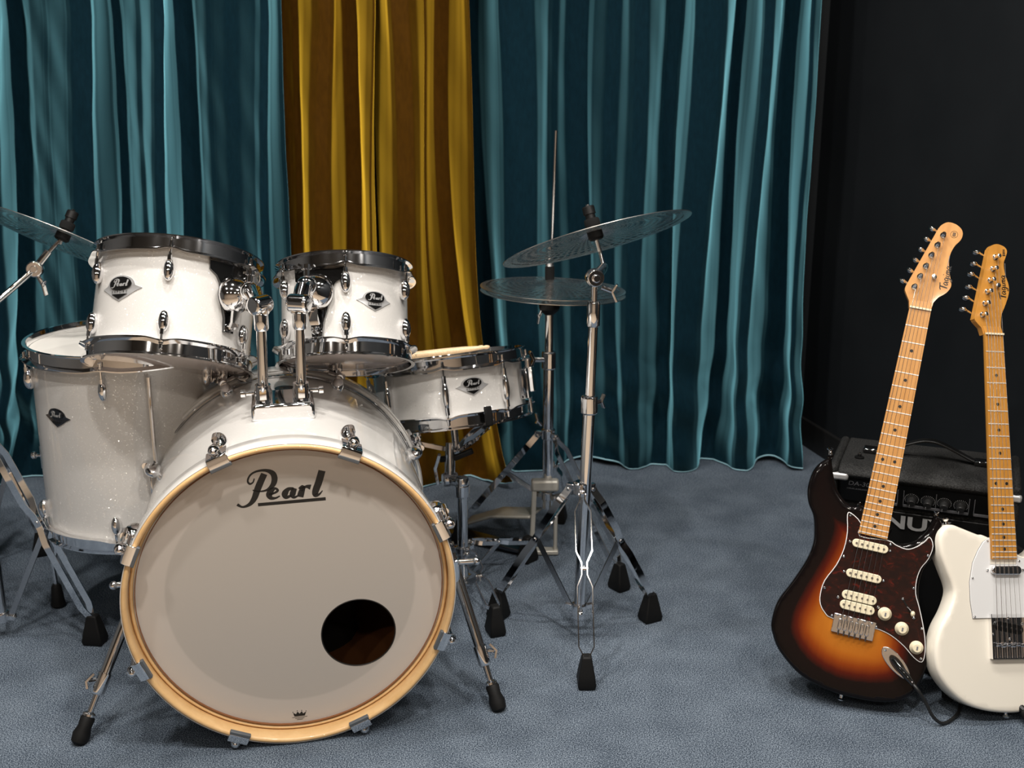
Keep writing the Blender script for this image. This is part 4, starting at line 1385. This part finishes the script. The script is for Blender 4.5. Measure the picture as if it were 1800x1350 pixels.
def guitar_body(out, y0, th, mt, parent, burst, rnd=.006):
    o2 = catmull([V(p) for p in out], 5)
    n = len(o2)
    rings = [(offset(o2, rnd), y0), (offset(o2, rnd * .35), y0 + rnd * .3), (o2, y0 + rnd), (o2, y0 + th - rnd), (offset(o2, rnd * .35), y0 + th - rnd * .3), (offset(o2, rnd), y0 + th)]
    vs, fs = [], []
    for g, y in rings:
        vs += [(x, y, z) for x, z in g]
    for k in range(len(rings) - 1):
        for i in range(n):
            j = (i + 1) % n
            fs.append((k * n + i, (k + 1) * n + i, (k + 1) * n + j, k * n + j))
    # fine front face so that the painted burst can follow the rim
    face = rings[0][0]
    pts = [V(p) for p in face]
    xs = [p[0] for p in face]
    zs = [p[1] for p in face]
    step = .008
    grid = []
    gx = min(xs)
    while gx < max(xs):
        gz = min(zs)
        while gz < max(zs):
            ins = False
            j = n - 1
            for i in range(n):
                if (face[i][1] > gz) != (face[j][1] > gz) and gx < (face[j][0] - face[i][0]) * (gz - face[i][1]) / (face[j][1] - face[i][1]) + face[i][0]:
                    ins = not ins
                j = i
            if ins and min((gx - p[0]) ** 2 + (gz - p[1]) ** 2 for p in face) > .004 ** 2:
                grid.append(V((gx, gz)))
            gz += step
        gx += step
    cv, ce, cf, *_ = geometry.delaunay_2d_cdt(pts + grid, [(i, (i + 1) % n) for i in range(n)], [], 1, 1e-6)
    def inside(x, z):
        r_ = False
        j_ = n - 1
        for i_ in range(n):
            if (o2[i_][1] > z) != (o2[j_][1] > z) and x < (o2[j_][0] - o2[i_][0]) * (z - o2[i_][1]) / (o2[j_][1] - o2[i_][1]) + o2[i_][0]:
                r_ = not r_
            j_ = i_
        return r_
    cf = [f for f in cf if inside(sum(cv[i][0] for i in f) / len(f), sum(cv[i][1] for i in f) / len(f))]
    kb = len(vs)
    vs += [(p[0], y0 + th, p[1]) for p in cv]
    fs += [tuple(kb + i for i in reversed(f)) for f in cf]
    k0 = len(vs)
    vs += [(p[0], y0, p[1]) for p in cv]
    fs += [tuple(k0 + i for i in f) for f in cf]
    mb = MB().add(vs, fs)
    me = bpy.data.meshes.new('body')
    me.from_pydata(mb.v, [], mb.f)
    if burst:
        at_ = me.attributes.new('burst', 'FLOAT', 'POINT')
        for i, v in enumerate(mb.v):
            d = min((v[0] - p[0]) ** 2 + (v[2] - p[1]) ** 2 for p in o2) ** .5 if i >= k0 else 0.
            # the horns stay dark: paint is laid around a centre low on the body
            el = max(0., 1. - (((v[0] + .005) / .125) ** 2 + ((v[2] + .600) / .165) ** 2) ** .5)
            at_.data[i].value = min(1., d / .085) * .70 + min(1., el * 1.2) * .38 if i >= k0 else 0.
    bm = bmesh.new()
    bm.from_mesh(me)
    bmesh.ops.remove_doubles(bm, verts=bm.verts, dist=1e-6)
    bmesh.ops.recalc_face_normals(bm, faces=bm.faces)
    bm.to_mesh(me)
    bm.free()
    me.shade_smooth()
    me.set_sharp_from_angle(angle=R(50))
    me.materials.append(M[mt])
    o = bpy.data.objects.new('body', me)
    COL.objects.link(o)
    o.parent = parent
    return o


def guitar(label, T, L, body, head, posts, keys, wood, body_mat, burst):
    g = thing('electric_guitar', label, 'guitar', T, 'electric guitars in front of the amplifier')
    b = guitar_body(body, .007, .042, body_mat, g, burst)
    fp = lambda n: L * (1 - 2 ** (-n / 12))
    end = fp(21) + (fp(22) - fp(21)) * 1.35
    wn, we = .0205 * L / .635, .0275 * L / .635
    hw = lambda s: wn + (we - wn) * s / end
    # neck: flat fingerboard on a rounded back
    nk = MB()
    vs, fs = [], []
    K = 8
    rows = [0, .1, .2, .3, .36, .39, end]
    for s in rows:
        w = hw(s)
        d = .0185 + .004 * s / end if s < .37 else .020
        ring = [(-w, -.000), (w, 0)]
        ring += [(w * math.cos(PI * i / K) ** 1 if 0 < i < K else (w if i == 0 else -w), .006 + (d - .006) * math.sin(PI * i / K)) for i in range(K + 1)]
        vs += [(x, y, -s) for x, y in ring]
    m = K + 3
    for i in range(len(rows) - 1):
        for k in range(m):
            l = (k + 1) % m
            fs.append((i * m + k, i * m + l, i * m + m + l, i * m + m + k))
    fs += [tuple(range(m)), tuple(reversed(range((len(rows) - 1) * m, len(rows) * m)))]
    no = nk.add(vs, fs).build('neck', wood, g, smooth=40)
    MB().box((0, -.0012, .0015), (2 * wn, .0045, .0035)).build('nut', 'cream', no)
    for k in range(1, 23):
        s = fp(k)
        w = hw(s)
        MB().add(*_fret(w, s)).build('fret', 'fretwire', no)
    for k in (3, 5, 7, 9, 12, 15, 17, 19, 21):
        s = (fp(k - 1) + fp(k)) / 2
        for dx in ((-.0115, .0115) if k == 12 else (0,)):
            MB().lathe([(.0031, 0), (.0031, .0006)], 14, MX.Translation((dx, .0001, -s)) @ MX.Rotation(R(90), 4, 'X')).build('inlay_dot', 'ink', no)
    # headstock
    ho = catmull([V(p) for p in head[1:-1]], 4, False)
    ho = [head[0]] + ho + [head[-1]]
    hs = MB().prism(ho, .006, .0195).build('headstock', wood, g, bevel=.0025, smooth=30)
    MB().add([(-wn, 0, 0), (wn, 0, 0), (wn, .0062, .018), (-wn, .0062, .018), (-wn, .012, 0), (wn, .012, 0), (wn, .012, .018), (-wn, .012, .018)],
             [(0, 1, 2, 3), (4, 7, 6, 5), (0, 4, 5, 1), (3, 2, 6, 7), (0, 3, 7, 4), (1, 5, 6, 2)]).build('headstock_ramp', wood, hs)
    for (px, pz), (kx, kz) in zip(posts, keys):
        tn = MB()
        FT = MX.Translation((px, .006, pz)) @ MX.Rotation(R(90), 4, 'X')
        tn.lathe([(.0058, 0), (.0058, .0015), (.0036, .003), (.0034, .013), (.0042, .015), (.0025, .0165)], 16, FT)
        tn.box((px, .024, pz), (.013, .011, .016))
        to_ = tn.build('tuner', 'chrome', hs)
        ky = MB()
        ky.cyl((px, .024, pz), (kx + .004, .020, kz), .0024, 8)
        dv = (V((kx, .020, kz)) - V((px, .024, pz))).normalized()
        ky.ball((0, 0, 0), 1., 12, (.0085, .0048, .0075), frame(V((kx, .020, kz)), dv))
        ky.build('tuner_key', 'chrome', to_)
    MB().lathe([(.0045, 0), (.004, .006), (.0048, .008), (.003, .009)], 12, MX.Translation((.0135, .006, .0685 if burst else .100)) @ MX.Rotation(R(90), 4, 'X')).build('string_tree', 'chrome', hs)
    return g, b, no, hs, fp, hw, end


def _fret(w, s):
    q = .0011
    vs, fs = [], []
    prof = [(-q, 0), (-q * .6, -.0008), (q * .6, -.0008), (q, 0)]
    for x in (-w, w):
        vs += [(x, y, -s + z) for z, y in prof]
    for k in range(3):
        fs.append((k, k + 1, k + 5, k + 4))
    fs += [(0, 1, 2, 3), (7, 6, 5, 4), (3, 0, 4, 7)]
    return vs, fs


def strings(g, L, zb, yb, wn, wb, posts):
    for i in range(6):
        t = i / 5 * 2 - 1
        px, pz = posts[5 - i]
        sgn = 1
        MB().tube([(t * wb, yb, zb), (t * wn * .82, -.0042, 0.002), (px + .003, .001, pz)], [.00058 - .00006 * i] * 3, 6).build('string', 'steel', g)


def mount(o, pts, y, r, name='screw'):
    for x, z in pts:
        MB().lathe([(r, 0), (r * .9, .0012), (r * .4, .0022), (0, .0024)], 10, MX.Translation((x, y, z)) @ MX.Rotation(R(90), 4, 'X')).build(name, 'chrome', o)


def rounded_bar(w, hgt, k=8):
    r_ = hgt / 2
    p = [(w / 2 - r_ + r_ * math.cos(a), r_ * math.sin(a)) for a in [-PI / 2 + i * PI / k for i in range(k + 1)]]
    return p + [(-x, -z) for x, z in p]


def head_script(hs, x0, z0, f, y):
    """script lettering read along the headstock (rotated quarter turn)"""
    sts = [[(px_, pz_, w) for px_, pz_, w in s] for s in TAGIMA]
    strokes(sts, (f, 0, 0), .0002, lambda x, z, o: (x0 - z, y - o, z0 + x)).build('headstock_script', 'ink', hs)


# sunburst guitar
sc = .9847
TSG = MX.Translation((.7998, 2.1372, .7491)) @ MX.Rotation(R(-13.503), 4, 'Z') @ MX.Rotation(R(-20.079), 4, 'X') @ MX.Rotation(R(8.308), 4, 'Y') @ MX.Scale(sc, 4)
LS = .635
sg, sb, snk, shs, fp, hw, end = guitar('sunburst electric guitar with tortoise pickguard and maple neck, in front of the amplifier', TSG, LS, S_BODY, S_HEAD, S_POST, S_KEY, 'maple', 'sunburst', True)
gd = catmull([V(p) for p in S_GUARD], 3)
pg = MB().prism(offset(gd, .0008), .0040, .0065).build('pickguard', 'tortoise', sb, bevel=.0006)
MB().prism(offset(gd, -.0007), .0050, .0072).build('pickguard_edge', 'pearl_white', pg)
mount(pg, S_SCREW, .0042, .0028)
for (cx, cz_, w) in ((-.001, -.4806, .069), (-.0013, -.5407, .068)):
    pk = MB().prism([(x + cx, z + cz_) for x, z in rounded_bar(w, .0165)], -.0015, .0045).build('pickup', 'cream', sb, bevel=.0012)
    for i in range(6):
        MB().lathe([(.0024, 0), (.0022, .0012), (0, .0013)], 10, MX.Translation((cx - .0262 + i * .01048, -.0013, cz_)) @ MX.Rotation(R(90), 4, 'X')).build('pole_piece', 'steel', pk)
    mount(pk, [(cx - w / 2 - .004, cz_), (cx + w / 2 + .004, cz_)], .0035, .0026)
for cz_ in (-.5838, -.6035):
    pk = MB().prism([(x - .0015, z + cz_) for x, z in rounded_bar(.0665, .0180)], -.0025, .0045).build('pickup', 'cream', sb, bevel=.0012)
    for i in range(6):
        MB().lathe([(.0022, 0), (.0020, .0012), (0, .0013)], 10, MX.Translation((-.0015 - .0262 + i * .01048, -.0023, cz_)) @ MX.Rotation(R(90), 4, 'X')).build('pole_piece', 'steel', pk)
mount(sb, [(-.0405, -.5925), (.0372, -.5935)], .0035, .003, 'pickup_screw')
for kx, kz in ((.0513, -.6031), (.0874, -.6231), (.1205, -.6517)):
    ko = MB().lathe([(.0125, 0), (.0130, .003), (.0108, .006), (.0085, .0145), (.0075, .0155), (0, .0155)], 24, MX.Translation((kx, .0045, kz)) @ MX.Rotation(R(90), 4, 'X')).build('knob', 'cream', sb)
    MB().box((kx, -.0113, kz), (.003, .0006, .007)).build('knob_mark', 'print_grey', ko)
sw = MB().strap([(.0784 + .001, .0035, -.568), (.1049 - .003, .0035, -.594)], (0, 0, 1), .003, .001).build('switch_slot', 'black', sb)
MB().tube([(.090, .004, -.580), (.0955, -.006, -.585), (.0985, -.012, -.588)], [.0016, .0016, .0014], 8).build('switch_lever', 'steel', sw)
MB().ball((.0995, -.014, -.589), 1., 12, (.0042, .006, .0055)).build('switch_tip', 'cream', sw)
mount(sb, [(.0784, -.5661), (.1049, -.597)], .0040, .003, 'switch_screw')
# vibrato bridge
bp = MB().box((-.0005, .0040, -.6425), (.080, .006, .037)).build('bridge_plate', 'chrome', sb, bevel=.001)
for i in range(6):
    x = -.0005 - .0262 + i * .01048
    MB().box((x, -.0015, -.643), (.0074, .006, .022)).build('saddle', 'chrome', bp, bevel=.0015)
    MB().cyl((x, -.001, -.655), (x, -.001, -.664), .0016, 8).build('saddle_screw', 'steel', bp)
mount(bp, [(-.0505 + .0165 * 1 + i * .0132, -.6265) for i in range(6)], .0012, .0024)
strings(sg, LS, -.640, -.0060, .0205, .0262, S_POST)
# boat-shaped jack plate, plug and cable
a = R(39 - 90)
JT = MX.Translation((.0905, .0062, -.6912)) @ MX.Rotation(-a + PI / 2 - R(90) + R(0), 4, 'Y')
jd = V((.057, 0, -.0464)).normalized()
jl = V((-jd.z, 0, jd.x))
jo = []
for i in range(28):
    t = 2 * PI * i / 28
    u_, v_ = .038 * math.cos(t), .0145 * math.sin(t) * (1 - .12 * math.cos(t))
    q = jd * u_ + jl * v_
    jo.append((.0905 + q.x, -.6912 + q.z))
jp = MB().prism(jo, .0045, .0075).build('jack_plate', 'chrome', sb, bevel=.0012)
MB().prism([(.0905 + (x - .0905) * .62 + jd.x * .006, -.6912 + (z + .6912) * .66 + jd.z * .006) for x, z in jo], .0036, .0048).build('jack_recess', 'black_gloss', jp)
mount(jp, [(.0905 - jd.x * .031, -.6912 - jd.z * .031), (.0905 + jd.x * .032, -.6912 + jd.z * .032)], .0046, .0026)
pc0 = V((.0905, .002, -.6912)) - jd * .010
jj = pc0 + jd * .040 + V((0, -.012, 0))
P0 = TSG @ pc0
P1 = TSG @ jj
P2 = TSG @ (jj + jd * .016 + V((0, -.004, 0)))
cb = thing('instrument_cable', 'black instrument cable plugged into the sunburst guitar, looping on the carpet', 'cable', MX.Translation((P2.x, P2.y, 0)))
MB().tube([P0, P0.lerp(P1, .5), P1, P2], [.0062, .0072, .0066, .0042], 14).build('plug', 'black_gloss', cb)
cpts = [P2, P2 + (P2 - P1).normalized() * .014, V((.780, 1.868, .048)), V((.796, 1.862, .020)), V((.816, 1.864, .005)), V((.843, 1.882, .005)), V((.868, 1.915, .005)), V((.885, 1.97, .005)), V((.89, 2.05, .005))]
MB().tube(catmull(cpts, 8, False), .0032, 10).build('cord', 'cable', cb)
rel(cb)
mount(sb, [], 0, 0)
# strap buttons
for p, d in (((-.109, .028, -.3195), (-.25, 0, 1)), ((.006, .028, -.7775), (0, 0, -1)), ):
    MB().lathe([(.0045, 0), (.0035, .006), (.0035, .009), (.0068, .012), (.005, .014), (0, .0145)], 14, frame(V(p), V(d))).build('strap_button', 'chrome', sb)
MB().lathe([(.0045, 0), (.0035, .004), (.0035, .006), (.0068, .009), (0, .0105)], 14, frame(V((.1105, .028, -.395)), V((0, 0, 1)))).build('strap_button', 'chrome', sb)
head_script(shs, .0425, .0470, .0150, .0058)
rg = MB()
rg.tube([(.0345 + .0068 * math.cos(i * PI / 16), .0058, .161 + .0068 * math.sin(i * PI / 16)) for i in range(32)], .0003, 4, True)
for x in (-.002, .0, .002):
    rg.box((.0345 + x, .0057, .161), (.0013, .0004, .008))
rg.build('headstock_stamp', 'ink', shs)
MB().box((.0345, .0058, .106), (.0011, .0003, .022)).build('headstock_small_print', 'print_grey', shs)

# white guitar
TTG = MX.Translation((.9509, 2.1375, .6979)) @ MX.Rotation(R(12.233), 4, 'Z') @ MX.Rotation(R(-21.569), 4, 'X') @ MX.Rotation(R(5.02), 4, 'Y')
LT = .6026
tg, tb, tnk, ths, fp, hw, end = guitar('ivory white electric guitar with white pickguard, cut by the right edge', TTG, LT, T_BODY, T_HEAD, T_POST, T_KEY, 'maple_dark', 'ivory_lacquer', False)
T_GUARD = [(-.0278, -.3962), (-.0413, -.4052), (-.0532, -.4216), (-.0653, -.4446), (-.0733, -.4805), (-.0736, -.5162), (-.0697, -.5492), (-.0384, -.5488), (.0330, -.5488), (.055, -.5480), (.085, -.530), (.098, -.500), (.099, -.475), (.088, -.450), (.062, -.440), (.0285, -.4330), (.0285, -.4480), (-.0285, -.4480)]
tp_ = MB().prism(T_GUARD, .0045, .0071).build('pickguard', 'pearl_white', tb, bevel=.0006)
MB().prism(offset(T_GUARD, -.0006), .0060, .0072).build('pickguard_edge', 'print_grey', tp_)
mount(tp_, [(-.068, -.4729), (-.0668, -.5458), (-.0325, -.4025), (.0335, -.4412), (.09, -.49), (.05, -.542)], .0046, .0024)
pk = MB().prism([(x + .002, z - .4582) for x, z in rounded_bar(.064, .0170)], -.0035, .0060).build('pickup', 'chrome', tb, bevel=.002)
mount(pk, [(-.036, -.4582), (.040, -.4582)], .0040, .0028)
tbp = MB().box((.002, .0060, -.5825), (.077, .003, .084)).build('bridge_plate', 'chrome', tb, bevel=.0008)
for s in (-1, 1):
    MB().box((.002 + s * .0380, .0020, -.5825), (.0014, .010, .084)).build('bridge_wall', 'chrome', tbp)
MB().box((.002, .0020, -.6240), (.077, .010, .0014)).build('bridge_wall', 'chrome', tbp)
bpk = MB().prism([((x * math.cos(R(-11)) - z * math.sin(R(-11))) + .003, (x * math.sin(R(-11)) + z * math.cos(R(-11))) - .567) for x, z in rounded_bar(.062, .0185)], .0005, .0050).build('pickup', 'black', tbp, bevel=.001)
for i in range(6):
    q = -.0255 + i * .0102
    MB().lathe([(.0022, 0), (.0020, .0010), (0, .0011)], 10, MX.Translation((.003 + q * .98, .0006, -.567 - q * .19)) @ MX.Rotation(R(90), 4, 'X')).build('pole_piece', 'steel', bpk)
mount(tbp, [(.0036, -.549), (-.030, -.578), (.006, -.5885), (.034, -.560)], .0045, .003)
for i in range(6):
    x = .002 - .0262 + i * .01048
    MB().cyl((x - .0048, -.0005, -.598 - (i % 2) * .002), (x + .0048, -.0005, -.598 - (i % 2) * .002), .0036, 12).build('saddle', 'chrome', tbp)
    MB().cyl((x, .001, -.601), (x, .001, -.623), .0017, 8).build('saddle_screw', 'steel', tbp)
strings(tg, LT, -.600, -.0050, .0195, .0262, T_POST)
for p, d in (((-.104, .028, -.372), (-.1, 0, 1)), ((.006, .028, -.7262), (0, 0, -1))):
    MB().lathe([(.0045, 0), (.0035, .004), (.0035, .006), (.0075, .010), (.0055, .0125), (0, .013)], 14, frame(V(p), V(d))).build('strap_button', 'chrome', tb)
head_script(ths, .0345, .0730, .0150, .0058)
MB().box((.0350, .0058, .132), (.0009, .0003, .03)).build('headstock_small_print', 'print_grey', ths)
st_ = MB()
for q in range(4):
    st_.box((.0335, .0057, .163 + q * .0036), (.006 - q * .0006, .0004, .002))
st_.build('headstock_stamp', 'ink', ths)


# folding stands that carry the guitars
def guitar_stand(T, zb, feet, label, half=.085):
    """yoke under the body, back post leaning with the guitar, splayed feet"""
    base = T @ V((0, .030, zb))
    root = thing('guitar_stand', label, 'guitar stand', MX.Translation((base.x, base.y, 0)), 'guitar stands')
    up_ = (T.to_3x3() @ V((0, 0, 1))).normalized()
    sd = (T.to_3x3() @ V((1, 0, 0))).normalized()
    bk_ = (T.to_3x3() @ V((0, 1, 0))).normalized()
    c = base + bk_ * .055 + up_ * .06
    MB().tube([c - up_ * .02, c + up_ * .16], .009, 12).build('post', 'black', root)
    yk = MB()
    for s in (-1, 1):
        q = c + sd * s * half
        fl = V((q.x, q.y, max(q.z - .075, .012)))
        yk.tube([c, c + sd * s * half * .6, q, fl + bk_ * -.01, fl - bk_ * .03], .0065, 10)
    yk.build('yoke', 'black', root)
    MB().ball(c + up_ * .16, .014, 12, (1.6, 1, 1)).build('back_pad', 'rubber', root)
    for f in feet:
        lg_ = MB().tube([c, V((f[0], f[1], .018))], .0075, 10).build('leg', 'black', root)
        d_ = (V((f[0], f[1], .010)) - c).normalized()
        MB().lathe([(.0095, 0), (.0125, .006), (.0135, .034), (.011, .040)], 14, frame(V((f[0], f[1], .016)) - d_ * .028, d_)).build('rubber_foot', 'rubber', lg_)
    rel(root)


guitar_stand(TTG, -.726, [(.985, 1.850), (1.12, 2.03), (.86, 2.06)], 'black guitar stand under the ivory guitar, one rubber foot showing at the right edge')
guitar_stand(TSG, -.778, [(.66, 2.10), (.80, 2.06)], 'black guitar stand hidden behind the sunburst guitar', .045)
